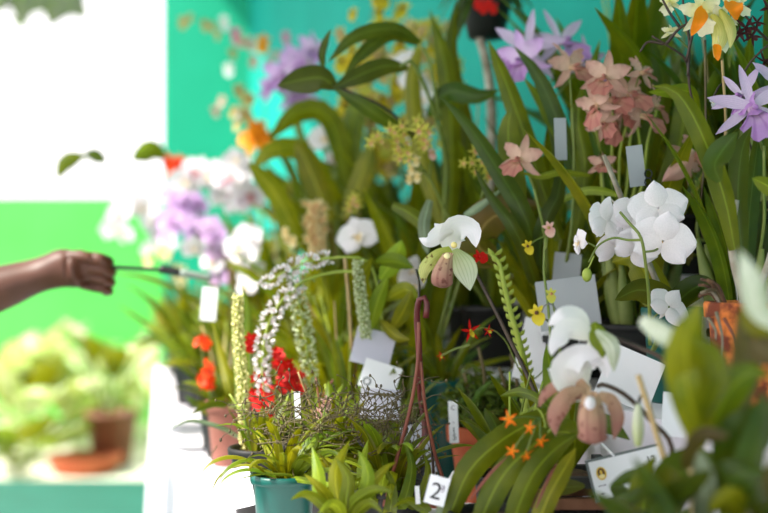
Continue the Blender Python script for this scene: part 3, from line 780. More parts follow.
# basket with the white hooded slipper orchid
p = Plant('slipper_orchid', 'slipper orchid with a drooping white hood and brown pouch, rooted in the slatted basket', 567, 1.56, 'basket', 0.052, 0.125, fixed=True)
p.stem([(556, 432, 1.60), (538, 398, 1.64), (522, 364, 1.67), (505, 330, 1.69), (490, 300, 1.70), (474, 270, 1.71), (462, 254, 1.71)], 0.0032, 0.0024, 'stem_dark', root=True)
f = MB()
def slipper_hood(pl, cx, cy, d, k):
    """the photographed hood: one broad cap and a wing curling out to the left"""
    m = MB()
    blade(m, [P(cx + 0 * k, cy + 1 * k, d + .01), P(cx - 4 * k, cy - 16 * k, d + .002), P(cx + 5 * k, cy - 29 * k, d - .012), P(cx + 22 * k, cy - 25 * k, d - .02), P(cx + 25 * k, cy - 6 * k, d - .022)], 31 * k * d / F, 'ovate', None, D(22), -0.5, 0.02, 16, 0, 9)
    blade(m, [P(cx + 6 * k, cy - 22 * k, d), P(cx - 8 * k, cy - 22 * k, d - .012), P(cx - 26 * k, cy - 11 * k, d - .02), P(cx - 37 * k, cy - 16 * k, d - .016)], 20 * k * d / F, 'ovate', None, D(-25), 0.45, 0.02, 16, 0, 9)
    blade(m, [P(cx - 2 * k, cy - 20 * k, d), P(cx - 14 * k, cy - 26 * k, d - .01), P(cx - 20 * k, cy - 32 * k, d - .012)], 12 * k * d / F, 'lance', None, 0, 0.4, 0, 10, 0, 7)
    return pl.part('flower', m, MAT['w_sl'], 'white hooded bloom')
def slipper_rest(pl, fl, cx, cy, d, k, mats=('green_sl', 'palegreen', 'bronze_sl')):
    m = MB()
    blade(m, [P(cx - 2 * k, cy + 2 * k, d - .012), P(cx - 17 * k, cy + 10 * k, d - .022), P(cx - 28 * k, cy + 22 * k, d - .022), P(cx - 29 * k, cy + 37 * k, d - .016)], 13 * k * d / F, 'strap', None, 0, 0.5, 0.16, 22, 0, 7)
    blade(m, [P(cx - 6 * k, cy + 8 * k, d - .014), P(cx - 16 * k, cy + 17 * k, d - .02), P(cx - 20 * k, cy + 30 * k, d - .018)], 6 * k * d / F, 'strap', None, 0, 0.5, 0.2, 18, 0, 5)
    o = pl.part('petals', m, MAT[mats[0]], 'wavy yellow green petals'); o.parent = fl; o.matrix_parent_inverse = Matrix(); o.location = (0, 0, 0)
    m = MB()
    blade(m, [P(cx + 2 * k, cy + 2 * k, d + .004), P(cx + 10 * k, cy + 16 * k, d - .006), P(cx + 15 * k, cy + 30 * k, d - .01), P(cx + 17 * k, cy + 44 * k, d - .004)], 24 * k * d / F, 'lance', None, 0, 0.3, 0.08, 18, 0, 7)
    o = pl.part('sepal', m, MAT[mats[1]], 'pale green lower sepal'); o.parent = fl; o.location = (0, 0, 0)
    m = MB(); rows, uvs = [], []
    for i in range(15):
        t = i / 14; r = (0.62 + 0.62 * math.sin(PI * min(1, 0.02 + 0.68 * t)) ** 1.5) * 8.6 if t < 0.8 else 10.6 * math.sqrt(max(0, 1 - ((t - 0.8) / 0.205) ** 2)) + 0.3
        c = P(cx - (5 + 6 * math.sin(PI * t * 0.7)) * k, cy + (7 + 34 * t) * k, d - .03 - .012 * math.sin(PI * t)); rr = r * k * d / F
        rows.append([c + Vector((rr * math.cos(2 * PI * j / 18), rr * 1.05 * math.sin(2 * PI * j / 18), (0.3 * rr * math.sin(2 * PI * j / 18)) * (1 - t))) for j in range(18)]); uvs.append([(j / 18, t) for j in range(18)])
    m.grid(rows, uvs, closed=True)
    o = pl.part('lip', m, MAT[mats[2]], 'brown pink pouch'); o.parent = fl; o.location = (0, 0, 0)
    m = MB(); ball(m, P(cx - 6 * k, cy + 9 * k, d - .045), 3.4 * k * d / F, (1, .7, .9), 10, 7); ball(m, P(cx + 1 * k, cy - 2 * k, d - .03), 3.2 * k * d / F, (1, .7, 1), 10, 7)
    o = pl.part('staminode', m, MAT['stam']); o.parent = fl; o.location = (0, 0, 0)
fl = slipper_hood(p, 453, 253, 1.70, 0.93); slipper_rest(p, fl, 453, 247, 1.70, 1.0)
p.leaf([(560, 430, 1.55), (556, 395, 1.56), (549, 362, 1.58), (547, 344, 1.60)], 24, 'leaf', 'lance', root=True)
p.leaf([(575, 440, 1.52), (560, 432, 1.49), (536, 446, 1.46), (526, 466, 1.45)], 26, 'leaf', 'lance', root=True)
p.leaf([(580, 440, 1.54), (604, 424, 1.5), (630, 440, 1.48)], 28, 'leaf_dark', 'lance', root=True)
p.leaf([(585, 486, 1.48), (562, 488, 1.46), (538, 492, 1.45)], 16, 'leaf_dark', 'lance')
# broad strap leaves with the orange stars
p = Plant('star_orchid', 'orchid with five tiny orange star flowers over broad arching strap leaves', 492, 1.46, 'black', 0.05, 0.09)
for q, w, mt in (([(448, 520, 1.46), (470, 470, 1.46), (505, 438, 1.47), (540, 418, 1.50), (556, 404, 1.52)], 27, 'leaf'),
                 ([(472, 540, 1.44), (500, 480, 1.43), (532, 446, 1.44), (562, 424, 1.46)], 26, 'leaf'),
                 ([(505, 545, 1.43), (528, 484, 1.42), (552, 452, 1.43), (580, 432, 1.45)], 24, 'leaf'),
                 ([(530, 545, 1.42), (548, 498, 1.41), (566, 466, 1.42), (576, 448, 1.43)], 20, 'leaf_olive'),
                 ([(440, 540, 1.46), (448, 500, 1.47), (470, 480, 1.5)], 16, 'leaf_grey'),
                 ([(560, 420, 1.5), (540, 400, 1.52), (520, 392, 1.55), (500, 396, 1.58)], 10, 'leaf')):
    p.leaf(q, w, mt, 'strap', roll=D(R.uniform(-18, 18)), fold=0.25)
for q in ([(470, 500, 1.44), (490, 474, 1.425), (508, 456, 1.425)], [(536, 508, 1.40), (548, 480, 1.40), (558, 462, 1.41)]):
    m = MB(); blade(m, [P(*x) for x in q], 0.0034, 'strap', None, 0, 0.2, 0, 10); p.part('leaf_edge', m, MAT['stem_red'], 'dried red brown leaf edge')
p.stem([(548, 450, 1.46), (544, 420, 1.46), (536, 408, 1.46), (520, 414, 1.45)], 0.0013, 0.001, 'stem_lime')
p.stem([(540, 440, 1.46), (556, 424, 1.46), (548, 432, 1.45)], 0.0012, 0.001, 'stem_lime')
for x, y, s_ in ((509, 419, 20), (530, 428, 16), (541, 441, 18), (512, 451, 16), (526, 455, 16)):
    p.flower('star_orange', x, y, 1.42, s_, R.uniform(-60, 50), R.uniform(-45, 25), R.uniform(-30, 30), tail=(540, 418, 1.46))
# hoya like jagged stem and tiny red flowers
p = Plant('knobbly_orchid', 'orchid with a knobbly bright green arching stem and a few tiny red flowers', 552, 1.98, 'black', 0.04, 0.08)
m = MB(); q = spline([P(*a) for a in ((526, 420, 1.84), (527, 380, 1.82), (520, 345, 1.80), (510, 310, 1.79), (503, 280, 1.78), (497, 258, 1.78), (488, 251, 1.78))], 44)
tube(m, q[::4], 0.0058, 0.0026, 44, 8)
for i in range(4, 44, 2):
    for sg in (-1, 1):
        b = q[i]; blade(m, [b, b + Vector((sg * 0.007, -0.003, 0.004)), b + Vector((sg * 0.010, -0.002, 0.010))], 0.007, 'lance', None, 0.5 * sg, 0.4, 0, 4, 0, 3)
p.part('stem', m, MAT['stem_lime']); p.stem([(528, 430, 1.85), (526, 415, 1.84)], 0.005, None, 'stem_lime', root=True)
p.flower('small_red', 479, 257, 1.76, 22, 35, 5, 80, tail=(489, 252, 1.78))
p.stem([(530, 380, 1.83), (505, 340, 1.8), (488, 328, 1.78), (474, 330, 1.77)], 0.0012, 0.001, 'stem', root=True)
p.flower('star_red', 470, 331, 1.76, 24, 30, 0, 10); p.flower('star_red', 488, 331, 1.76, 13, 30, 0, 60); p.flower('star_red', 441, 356, 1.9, 10, 0, 10, 20, tail=(470, 345, 1.86))
p.clump(8, 0.15, 0.02, ['leaf', 'leaf_olive'], (55, 85), 45)

# ------------------------------------------------------------------ nearest blurred plants on the right
POTS.append((0.145, 1.84, 0.055))
DS = 1.08
p = Plant('slipper_orchid', 'nearest slipper orchid with white hood and broad bronze pink pouch above the framed card', 640, 1.36, 'black', 0.045, 0.09)
fl = slipper_hood(p, 583, 384, 1.32, 0.95)
m = MB(); blade(m, [P(590, 392, 1.31), P(572, 386, 1.30), P(562, 368, 1.29), P(580, 352, 1.285), P(600, 356, 1.29)], 0.036, 'ovate', None, D(15), -0.5, 0.02, 16, 0, 9)
o = p.part('hood_front', m, MAT['w_sl']); o.parent = fl; o.location = (0, 0, 0)
m = MB()
for q, w in (([(588, 392, 1.30), (568, 398, 1.28), (556, 416, 1.275), (556, 436, 1.28)], 20), ([(598, 394, 1.30), (612, 402, 1.28), (618, 420, 1.275), (614, 440, 1.28)], 15), ([(590, 390, 1.3), (572, 380, 1.3), (548, 392, 1.3), (538, 408, 1.3)], 12)):
    blade(m, [P(*a) for a in q], w * 1.3 / F, 'strap', None, 0, 0.4, 0.12, 20, 0, 7)
o = p.part('petals', m, MAT['bronze_sl'], 'bronze pink drooping petals'); o.parent = fl; o.location = (0, 0, 0)
m = MB(); rows, uvs = [], []
for i in range(15):
    t = i / 14; r = (0.55 + 0.9 * math.sin(PI * min(1, 0.08 + 0.72 * t))) * 10.5 if t < 0.8 else 16.5 * math.sqrt(max(0, 1 - ((t - 0.8) / 0.205) ** 2)) + 0.3
    c = P(591 + 2 * t, 394 + 50 * t, 1.275 - .012 * math.sin(PI * t)); rr = r * 1.3 / F
    rows.append([c + Vector((rr * math.cos(2 * PI * j / 18), rr * math.sin(2 * PI * j / 18), 0.3 * rr * math.sin(2 * PI * j / 18) * (1 - t))) for j in range(18)]); uvs.append([(j / 18, t) for j in range(18)])
m.grid(rows, uvs, closed=True); o = p.part('lip', m, MAT['bronze_sl'], 'bronze pink pouch'); o.parent = fl; o.location = (0, 0, 0)
m = MB(); ball(m, P(590, 403, 1.25), 0.006, (1, .7, 1.2), 10, 7); o = p.part('staminode', m, MAT['w'], 'white shield in the middle'); o.parent = fl; o.location = (0, 0, 0)
p.stem([(672, 455, 1.25), (650, 420, 1.26), (625, 395, 1.29), (605, 385, 1.32), (598, 386, 1.33)], 0.003, 0.0026, 'stem_dark', root=True)
# second stem with a white bloom above it
p.stem([(700, 480, 1.24), (690, 430, 1.24), (668, 366, 1.26), (640, 348, 1.28), (610, 336, 1.30), (594, 324, 1.31)], 0.0032, 0.0026, 'stem_dark', root=True)
for q, w, mt in (([(592, 338, 1.30), (570, 330, 1.29), (556, 344, 1.285), (552, 356, 1.29)], 26, 'w_sl'), ([(588, 335, 1.31), (578, 318, 1.30), (562, 316, 1.29), (548, 326, 1.3)], 22, 'w_sl'),
                 ([(590, 340, 1.31), (596, 352, 1.30), (590, 364, 1.29)], 18, 'w_sl')):
    m = MB(); blade(m, [P(*a) for a in q], w * 1.3 / F, 'ovate', None, D(R.uniform(-20, 20)), 0.35, 0.03, 14, 0, 7); p.part('flower', m, MAT[mt], 'white petal of the bloom seen from behind')
p.leaf([(594, 322, 1.3), (600, 340, 1.29), (603, 358, 1.29)], 20, 'leaf_lime', 'lance'); p.leaf([(596, 330, 1.29), (612, 346, 1.27), (614, 372, 1.27)], 16, 'leaf_pale', 'lance')
m = MB(); tube(m, [P(638, 446, 1.22), P(638, 428, 1.22), P(638, 404, 1.22)], 0.0055, 0.0055, 12, 10, bulge=lambda f: 0.35 + 0.75 * math.sin(PI * min(1, 0.1 + 0.85 * f)))
p.part('bud', m, MAT['palegreen'], 'long pale green bud'); p.stem([(638, 404, 1.22), (642, 396, 1.24), (650, 410, 1.25)], 0.0016, None, 'stem_dark')
p.stem([(676, 513, 1.2), (655, 430, 1.2), (638, 375, 1.21)], 0.0035, 0.003, 'cane', 'stake', root=True)
p.clump(6, 0.12, 0.03, ['leaf_dark', 'leaf'], (20, 70), 70, (-50, 100))
p.leaf([(632, 520, 1.18), (640, 484, 1.17), (652, 462, 1.17), (656, 456, 1.17)], 19, 'leaf', 'lance'); p.leaf([(610, 487, 1.2), (632, 476, 1.19), (654, 470, 1.18)], 13, 'leaf_dark', 'lance')
p.leaf([(606, 508, 1.2), (630, 500, 1.17), (660, 480, 1.16)], 16, 'leaf_dark', 'lance')

DS = 1.12
p = Plant('broad_leaved_orchid', 'nearest orchid, a blurred mass of dark green leaves leaning into view', 712, 1.08, 'black', 0.06, 0.11)
for q, w, mt in (([(700, 450, .98), (694, 400, .96), (686, 350, .94), (694, 318, .93), (700, 302, .93)], 46, 'leaf_olive'), ([(705, 440, .98), (728, 392, .96), (752, 372, .95), (770, 376, .95)], 36, 'leaf'),
                 ([(706, 420, .96), (722, 380, .93), (712, 350, .92), (690, 336, .92)], 30, 'leaf'), ([(720, 470, .98), (748, 440, .96), (775, 400, .96)], 60, 'leaf_dark'),
                 ([(690, 500, .98), (664, 486, .95), (640, 500, .94)], 40, 'leaf_dark'), ([(714, 510, .97), (736, 478, .94), (766, 470, .93)], 44, 'leaf_dark'), ([(720, 440, .98), (744, 380, 1.0), (742, 330, 1.0), (738, 312, 1.0)], 30, 'leaf_brown'),
                 ([(688, 470, .97), (700, 440, .95), (730, 436, .94)], 22, 'leaf_brown'), ([(640, 320, 1.02), (664, 336, 1.0), (690, 350, .98)], 20, 'leaf_pale'), ([(780, 330, .9), (760, 310, .9), (752, 282, .9), (740, 250, .9)], 26, 'leaf_pale'),
                 ([(700, 430, .97), (688, 392, .95), (684, 360, .95), (672, 340, .95)], 30, 'leaf_olive'), ([(770, 520, .96), (752, 480, .95), (760, 430, .95), (764, 390, .95)], 40, 'leaf_dark'), ([(660, 530, .98), (680, 500, .95), (712, 470, .94)], 44, 'leaf_dark'),
                 ([(780, 360, .95), (762, 350, .95), (750, 340, .95)], 30, 'leaf_brown'), ([(700, 530, .97), (704, 496, .95), (700, 450, .95)], 24, 'leaf_grey'), ([(742, 520, .96), (728, 500, .94), (708, 512, .94)], 30, 'leaf_olive'),
                 ([(770, 340, .96), (758, 316, .96), (762, 290, .97)], 34, 'leaf_olive'), ([(765, 520, 1.0), (740, 470, 1.0), (735, 420, 1.0), (752, 400, 1.0)], 50, 'leaf_dark'), ([(660, 520, 1.1), (676, 480, 1.1), (700, 465, 1.1), (725, 462, 1.1)], 46, 'leaf_dark')):
    p.leaf(q, w, mt, 'lance' if w > 24 else 'strap', roll=D(R.uniform(-30, 30)))
p.stem([(740, 540, 1.0), (736, 480, 1.02), (731, 440, 1.03)], 0.0042, 0.0035, 'bark_cane', 'cane', root=True)
p.stem([(696, 530, 1.02), (692, 470, 1.03), (686, 405, 1.04)], 0.004, 0.003, 'cane', 'stake', root=True)
p.flower('catt_cream', 678, 350, 0.97, 34, 60, -30, 40, label='blurred buff and yellow bloom', tail=(694, 380, 0.97))
p.clump(9, 0.16, 0.04, ['leaf_dark', 'leaf'], (10, 70), 60, shape='lance'); p.clump(8, 0.13, 0.035, ['leaf_dark', 'leaf_brown'], (50, 88), 50, shape='lance')

DS = 1.0
# ------------------------------------------------------------------ middle rows, right half
# cattleya with dusky pink blooms
p = Plant('cattleya_orchid', 'cattleya with a bunch of dusky pink ruffled blooms over strap leaves, upper right', 612, 1.95, 'black', 0.06, 0.10)
for x, y, sz, yw, pt, ro in ((606, 76, 50, -18, 8, -10), (628, 92, 46, 22, 6, 24), (596, 104, 46, -40, -12, 18), (616, 120, 44, 0, -18, -22), (640, 114, 46, 50, 0, 30), (610, 98, 46, 4, 6, 40), (632, 108, 40, 10, -10, -30), (602, 122, 36, -20, -10, 50), (641, 72, 36, 40, 20, -20)):
    p.flower('catt_pink', x, y, 1.88 + R.uniform(-.03, .03), sz, yw, pt, ro, tail=(620, 140, 1.92))
for x0, y0 in ((612, 140), (620, 150), (630, 140), (640, 150), (600, 150), (648, 140)):
    p.stem([(615 + (x0 - 620) * 0.3, 240, 1.93), (612 + (x0 - 612) * 0.8, 190, 1.92), (x0, y0, 1.91), (x0 + R.uniform(-10, 10), y0 - 30, 1.90)], 0.0035, 0.0022, R.choice(['stem', 'stem_lime']), root=True)
for q, w, mt in (([(560, 240, 1.98), (530, 150, 2.0), (505, 80, 2.02), (488, 40, 2.04)], 20, 'leaf'), ([(590, 230, 1.98), (568, 150, 1.97), (540, 80, 1.97), (514, 46, 1.98)], 17, 'leaf_dark'),
                 ([(600, 230, 1.99), (572, 160, 2.0), (548, 110, 2.02), (524, 78, 2.03)], 18, 'leaf'), ([(575, 240, 1.96), (585, 170, 1.95), (578, 120, 1.95), (584, 84, 1.96)], 18, 'leaf'),
                 ([(640, 230, 1.98), (650, 150, 2.0), (664, 90, 2.02), (652, 36, 2.03)], 26, 'leaf_dark'), ([(650, 240, 1.99), (676, 160, 2.0), (684, 110, 2.01), (680, 66, 2.02)], 26, 'leaf'),
                 ([(655, 240, 1.98), (690, 150, 1.99), (712, 90, 2.0), (731, 42, 2.0)], 16, 'leaf'), ([(610, 240, 2.0), (606, 160, 2.03), (590, 90, 2.05), (600, 40, 2.07)], 16, 'leaf'),
                 ([(630, 230, 2.0), (636, 150, 2.04), (640, 90, 2.06), (632, 50, 2.07)], 18, 'leaf_dark'), ([(520, 215, 1.95), (512, 170, 1.96), (508, 130, 1.97), (512, 106, 1.97)], 24, 'leaf'),
                 ([(560, 200, 1.95), (590, 190, 1.9), (625, 196, 1.86)], 9, 'leaf_lime'), ([(590, 175, 1.9), (560, 172, 1.88), (540, 176, 1.87), (520, 172, 1.87)], 8, 'leaf_lime')):
    p.leaf(q, w, mt, 'strap', roll=D(R.uniform(-30, 30)), fold=0.3)
p.clump(10, 0.36, 0.03, ['leaf', 'leaf_dark', 'leaf_olive'], (62, 88), 35)
p.bulbs(8, 0.12, 0.011)
p = Plant('cattleya_orchid', 'cattleya with two separate dusky pink blooms low beside the grey hanging tag', 545, 1.90, 'black', 0.05, 0.09)
p.flower('catt_pink', 521, 158, 1.86, 46, -25, 10, -14, tail=(535, 190, 1.88)); p.flower('catt_pink', 570, 66, 1.95, 50, 25, 12, 20, tail=(572, 110, 1.95))
p.flower('catt_pink', 602, 164, 1.90, 30, -10, 20, 0, tail=(604, 190, 1.9))
p.stem([(545, 240, 1.9), (538, 205, 1.88), (534, 188, 1.88)], 0.003, 0.002, 'stem', root=True); p.stem([(570, 240, 1.93), (574, 160, 1.95), (572, 108, 1.95)], 0.003, 0.002, 'stem', root=True)
for q, w in (([(530, 230, 1.9), (498, 170, 1.92), (468, 125, 1.94), (440, 96, 1.96)], 20), ([(540, 240, 1.9), (560, 190, 1.9), (556, 150, 1.92), (548, 128, 1.93)], 16), ([(520, 240, 1.88), (490, 196, 1.9), (474, 166, 1.92)], 14)):
    p.leaf(q, w, 'leaf_dark', 'strap', root=True)
p.clump(12, 0.24, 0.026, ['leaf', 'leaf_olive', 'leaf_dark'], (55, 88), 45)
p = Plant('cattleya_orchid', 'cattleya with one drooping pink bud like bloom above the white moth orchid', 690, 1.98, 'black', 0.05, 0.10)
p.flower('catt_pink', 688, 158, 1.85, 46, 55, 10, -60, tail=(696, 180, 1.88)); p.flower('catt_pink', 655, 104, 1.92, 34, 60, -10, 10, tail=(664, 140, 1.93))
m = MB(); blade(m, [P(694, 150, 1.83), P(684, 166, 1.82), P(670, 176, 1.82), P(662, 182, 1.83)], 0.027, 'lance', None, 0, 0.6, 0.04, 12, 0, 7); p.part('petal', m, MAT['pink'], 'hanging dusky pink petal')
p.stem([(700, 240, 1.9), (700, 200, 1.9), (696, 178, 1.88)], 0.003, None, 'stem', root=True)
p.leaf([(670, 240, 1.95), (680, 258, 1.85), (690, 238, 1.8)], 26, 'leaf_bronze', 'ovate')
p.clump(12, 0.3, 0.026, ['leaf', 'leaf_dark'], (65, 88), 35); p.bulbs(6, 0.12)
# lilac laelia at the right edge
p = Plant('laelia_orchid', 'laelia with two long petalled pale lilac blooms at the right edge', 756, 1.78, 'black', 0.045, 0.10)
p.flower('laelia', 752, 106, 1.62, 78, -8, 4, 10, tail=(762, 150, 1.68)); p.flower('laelia', 742, 96, 1.66, 60, -40, 10, 40, tail=(764, 150, 1.69)); p.flower('laelia', 782, 86, 1.66, 70, 20, 4, -12, tail=(770, 150, 1.69))
p.stem([(762, 240, 1.72), (764, 190, 1.7), (764, 146, 1.68)], 0.003, 0.002, 'stem', root=True)
p.clump(7, 0.3, 0.028, ['leaf_dark', 'leaf'], (68, 88), 35); p.bulbs(5, 0.12)
p = Plant('laelia_orchid', 'laelia with pale lilac blooms high at the back left of the pink cattleyas', 556, 2.22, 'black', 0.05, 0.10)
p.flower('laelia', 527, 48, 2.12, 72, -22, 4, -12, tail=(545, 100, 2.15)); p.flower('catt_lilac', 522, 58, 2.08, 56, -30, 0, 10, tail=(545, 100, 2.15)); p.flower('laelia', 560, 40, 2.15, 62, 20, 10, 18, tail=(548, 100, 2.15)); p.flower('laelia', 586, 62, 2.16, 50, 30, 0, 0, tail=(550, 105, 2.15))
p.stem([(556, 200, 2.18), (552, 140, 2.16), (546, 98, 2.15)], 0.003, 0.002, 'stem', root=True)
p.clump(11, 0.36, 0.03, ['leaf', 'leaf_dark'], (64, 88), 36); p.bulbs(6, 0.13)
# cream and orange
p = Plant('cattleya_orchid', 'cattleya with hanging cream blooms and bright orange lips at the top right', 716, 1.86, 'black', 0.05, 0.11)
p.flower('catt_cream', 702, 12, 1.66, 46, -18, -10, 12, tail=(722, 60, 1.72)); p.flower('catt_cream', 720, 24, 1.66, 46, 35, -25, -20, tail=(722, 60, 1.72)); p.flower('catt_cream', 734, 2, 1.68, 38, 20, 6, 0, tail=(722, 60, 1.72))
p.flower('catt_cream', 671, 32, 1.72, 20, -10, 30, 0, tail=(690, 50, 1.74)); p.flower('catt_cream', 670, 2, 1.72, 26, -30, -10, 0, tail=(690, 40, 1.74))
for q, w in (([(703, 8, 1.63), (698, 22, 1.61), (691, 36, 1.62)], 14), ([(716, 44, 1.63), (717, 54, 1.62), (718, 61, 1.62)], 9), ([(729, 2, 1.63), (735, 10, 1.61), (738, 20, 1.62)], 17)):
    m = MB(); blade(m, [P(*a) for a in q], w * 1.63 / F, 'ovate', None, 0, -0.4, 0.1, 14, 0, 7); p.part('lip', m, MAT['orlip'], 'hanging frilled orange lip')
p.leaf([(712, 14, 1.645), (722, 32, 1.635), (714, 58, 1.645)], 17, 'cream_sep', 'lance', fold=0.6, wave=0.08)
p.leaf([(720, 8, 1.645), (732, 30, 1.635), (730, 48, 1.64)], 12, 'cream_sep', 'lance', fold=0.6, wave=0.08)
p.stem([(724, 200, 1.8), (726, 130, 1.75), (722, 58, 1.72)], 0.0028, 0.002, 'cane', 'stem', root=True)
for q in ([(716, 190, 1.78), (700, 130, 1.74), (690, 90, 1.72), (686, 60, 1.71), (668, 46, 1.7), (652, 36, 1.7)], [(688, 76, 1.71), (689, 40, 1.71), (684, 10, 1.71), (682, -10, 1.71)], [(686, 62, 1.71), (694, 30, 1.70), (704, 10, 1.7)],
          [(664, 44, 1.7), (648, 42, 1.7), (640, 52, 1.7)], [(666, 44, 1.7), (680, 28, 1.69), (696, 20, 1.69)], [(680, 28, 1.7), (668, 10, 1.7), (660, -6, 1.7)]):
    p.stem(q, 0.0022, 0.0014, 'stem_dark', 'stem')
p.stem([(706, 240, 1.8), (706, 140, 1.75), (705, 40, 1.73)], 0.0017, None, 'twig', 'stake', root=True)
p.clump(8, 0.34, 0.03, ['leaf_dark', 'leaf'], (68, 88), 32); p.bulbs(5, 0.12)
p.leaf([(700, 110, 1.8), (690, 92, 1.76), (668, 92, 1.74), (648, 92, 1.73)], 15, 'leaf', 'lance')
p = Plant('maroon_orchid', 'orchid with small spidery maroon black flowers on dark stems, right of the cream ones', 770, 1.95, 'black', 0.05, 0.11)
p.stem([(770, 200, 1.85), (745, 130, 1.78), (738, 90, 1.75), (752, 60, 1.73), (775, 40, 1.72)], 0.0022, 0.0015, 'stem_dark', root=True); p.stem([(768, 40, 1.73), (752, 24, 1.72), (740, 4, 1.72), (752, -10, 1.72)], 0.002, 0.0015, 'stem_dark')
p.stem([(738, 92, 1.75), (722, 84, 1.74), (712, 100, 1.74)], 0.0016, None, 'stem_dark')
for x, y, s_ in ((746, 28, 26), (752, 36, 22), (740, 34, 20), (764, 62, 28), (768, 8, 24), (742, 8, 18), (757, 22, 18)): p.flower('star_maroon', x, y, 1.71, s_, R.uniform(-40, 40), R.uniform(-30, 30), R.uniform(0, 70))
p.flower('small_white', 713, 102, 1.73, 13, 20, 0, 20)
p.clump(7, 0.3, 0.026, ['leaf_dark'], (68, 88), 30)
# yellow green stars in the middle
p = Plant('star_orchid', 'orchid with two heads of yellow green star flowers, centre of the middle row', 452, 2.2, 'black', 0.055, 0.10)
p.stem([(455, 260, 2.15), (440, 200, 2.12), (420, 165, 2.1), (395, 140, 2.09), (372, 128, 2.08)], 0.003, 0.002, 'stem', root=True); p.stem([(466, 260, 2.12), (480, 210, 2.06), (486, 172, 2.03)], 0.003, 0.002, 'stem', root=True)
for i in range(26): p.flower('star_yg', 396 + R.gauss(0, 17), 141 + R.gauss(0, 9), 2.08 + R.uniform(-.03, .03), R.uniform(14, 20), R.uniform(-50, 50), R.uniform(-30, 40), R.uniform(0, 70))
p.flower('star_yg', 419, 131, 2.05, 24, -10, 15, 10)
for i in range(18): p.flower('star_yg', 485 + R.gauss(0, 10), 165 + R.gauss(0, 7), 2.03 + R.uniform(-.03, .03), R.uniform(14, 19), R.uniform(-50, 50), R.uniform(-30, 40), R.uniform(0, 70))
for x, y in ((411, 168), (417, 176), (409, 178), (416, 160)): p.flower('small_cream', x, y, 2.08, 14, R.uniform(-30, 30), 0, 0, tail=(425, 172, 2.1))
p.flower('small_beige', 432, 153, 2.08, 16, 20, 20, 0, tail=(430, 180, 2.11))
p.clump(13, 0.26, 0.03, ['leaf', 'leaf_dark', 'leaf_olive'], (50, 86), 50); p.bulbs(6, 0.12)
p.leaf([(500, 260, 2.0), (478, 245, 1.98), (492, 218, 1.97), (540, 204, 1.96)], 44, 'leaf_bronze', 'ovate', roll=D(20))
p.leaf([(465, 216, 1.97), (486, 202, 1.96), (508, 184, 1.96)], 9, 'leaf_grey', 'grass'); p.leaf([(430, 200, 1.98), (424, 225, 1.97), (428, 255, 1.96)], 12, 'leaf_grey'); p.leaf([(392, 205, 2.0), (412, 215, 1.98), (440, 240, 1.97)], 14, 'leaf')
# big dark leaves upper centre
p = Plant('broad_leaved_orchid', 'orchid with huge dark olive leaves fanned out to the left, upper centre', 448, 2.36, 'black', 0.06, 0.11)
for q, w, sh in (([(336, 88, 2.1), (322, 78, 2.09), (300, 80, 2.09), (277, 86, 2.09)], 30, 'lance'), ([(408, 68, 2.14), (385, 66, 2.12), (358, 76, 2.1), (330, 90, 2.09)], 20, 'lance'),
                 ([(420, 42, 2.16), (395, 29, 2.13), (356, 36, 2.1), (328, 62, 2.09)], 15, 'lance'), ([(418, 44, 2.18), (390, 34, 2.15), (362, 54, 2.13), (344, 76, 2.12)], 15, 'lance'),
                 ([(324, 70, 2.1), (322, 54, 2.09), (326, 40, 2.09), (331, 29, 2.09)], 8, 'lance'), ([(330, 84, 2.1), (355, 100, 2.1), (385, 120, 2.12), (420, 140, 2.16)], 15, 'lance')):
    p.leaf(q, w, 'leaf_big', sh, roll=D(R.uniform(-12, 12)), fold=0.2)
p.stem([(448, 240, 2.3), (446, 160, 2.24), (430, 100, 2.18), (412, 62, 2.14), (400, 66, 2.13)], 0.004, 0.003, 'stem', root=True); p.stem([(440, 120, 2.2), (430, 64, 2.17), (420, 44, 2.16)], 0.003, None, 'stem')
p.stem([(420, 140, 2.16), (385, 108, 2.12), (350, 92, 2.1), (328, 84, 2.1)], 0.003, 0.002, 'stem_dark'); p.leaf([(428, 116, 2.2), (448, 92, 2.18), (478, 96, 2.16), (500, 90, 2.16)], 20, 'leaf_dark', 'lance')
for q, w, mt in (([(450, 240, 2.3), (452, 150, 2.3), (446, 70, 2.3), (430, 10, 2.3)], 20, 'leaf'), ([(455, 240, 2.32), (470, 150, 2.33), (452, 60, 2.33), (456, 0, 2.34)], 18, 'leaf_dark'), ([(446, 240, 2.3), (420, 150, 2.32), (412, 80, 2.34), (424, 30, 2.34)], 18, 'leaf_olive')):
    p.leaf(q, w, mt, 'strap', roll=D(R.uniform(-20, 20)))
p.clump(10, 0.34, 0.034, ['leaf', 'leaf_olive'], (58, 88), 40)
# leafy bright plant with the foxtails
p = Plant('foxtail_orchid', 'bright leafed orchid with whitish foxtail spikes arching out to the left', 384, 2.06, 'black', 0.05, 0.09)
for q, w in (([(380, 280, 2.0), (396, 256, 1.98), (402, 240, 1.97)], 22), ([(372, 300, 2.0), (362, 280, 1.98), (372, 258, 1.97)], 18), ([(386, 300, 2.0), (406, 290, 1.98), (418, 300, 1.97)], 17),
             ([(392, 330, 2.0), (404, 310, 1.97), (412, 290, 1.96)], 16), ([(376, 262, 1.99), (396, 262, 1.97), (414, 268, 1.96)], 18), ([(380, 320, 2.0), (396, 336, 1.97), (410, 340, 1.96)], 12), ([(370, 330, 2.0), (378, 300, 1.99), (388, 276, 1.98)], 16)):
    p.leaf(q, w, R.choice(['leaf_lime', 'leaf', 'leaf_olive']), 'lance', roll=D(R.uniform(-30, 30)))
p.stem([(384, 350, 2.04), (378, 290, 2.0), (368, 262, 1.99), (345, 257, 1.98), (318, 260, 1.98)], 0.0028, 0.002, 'stem_lime', root=True)
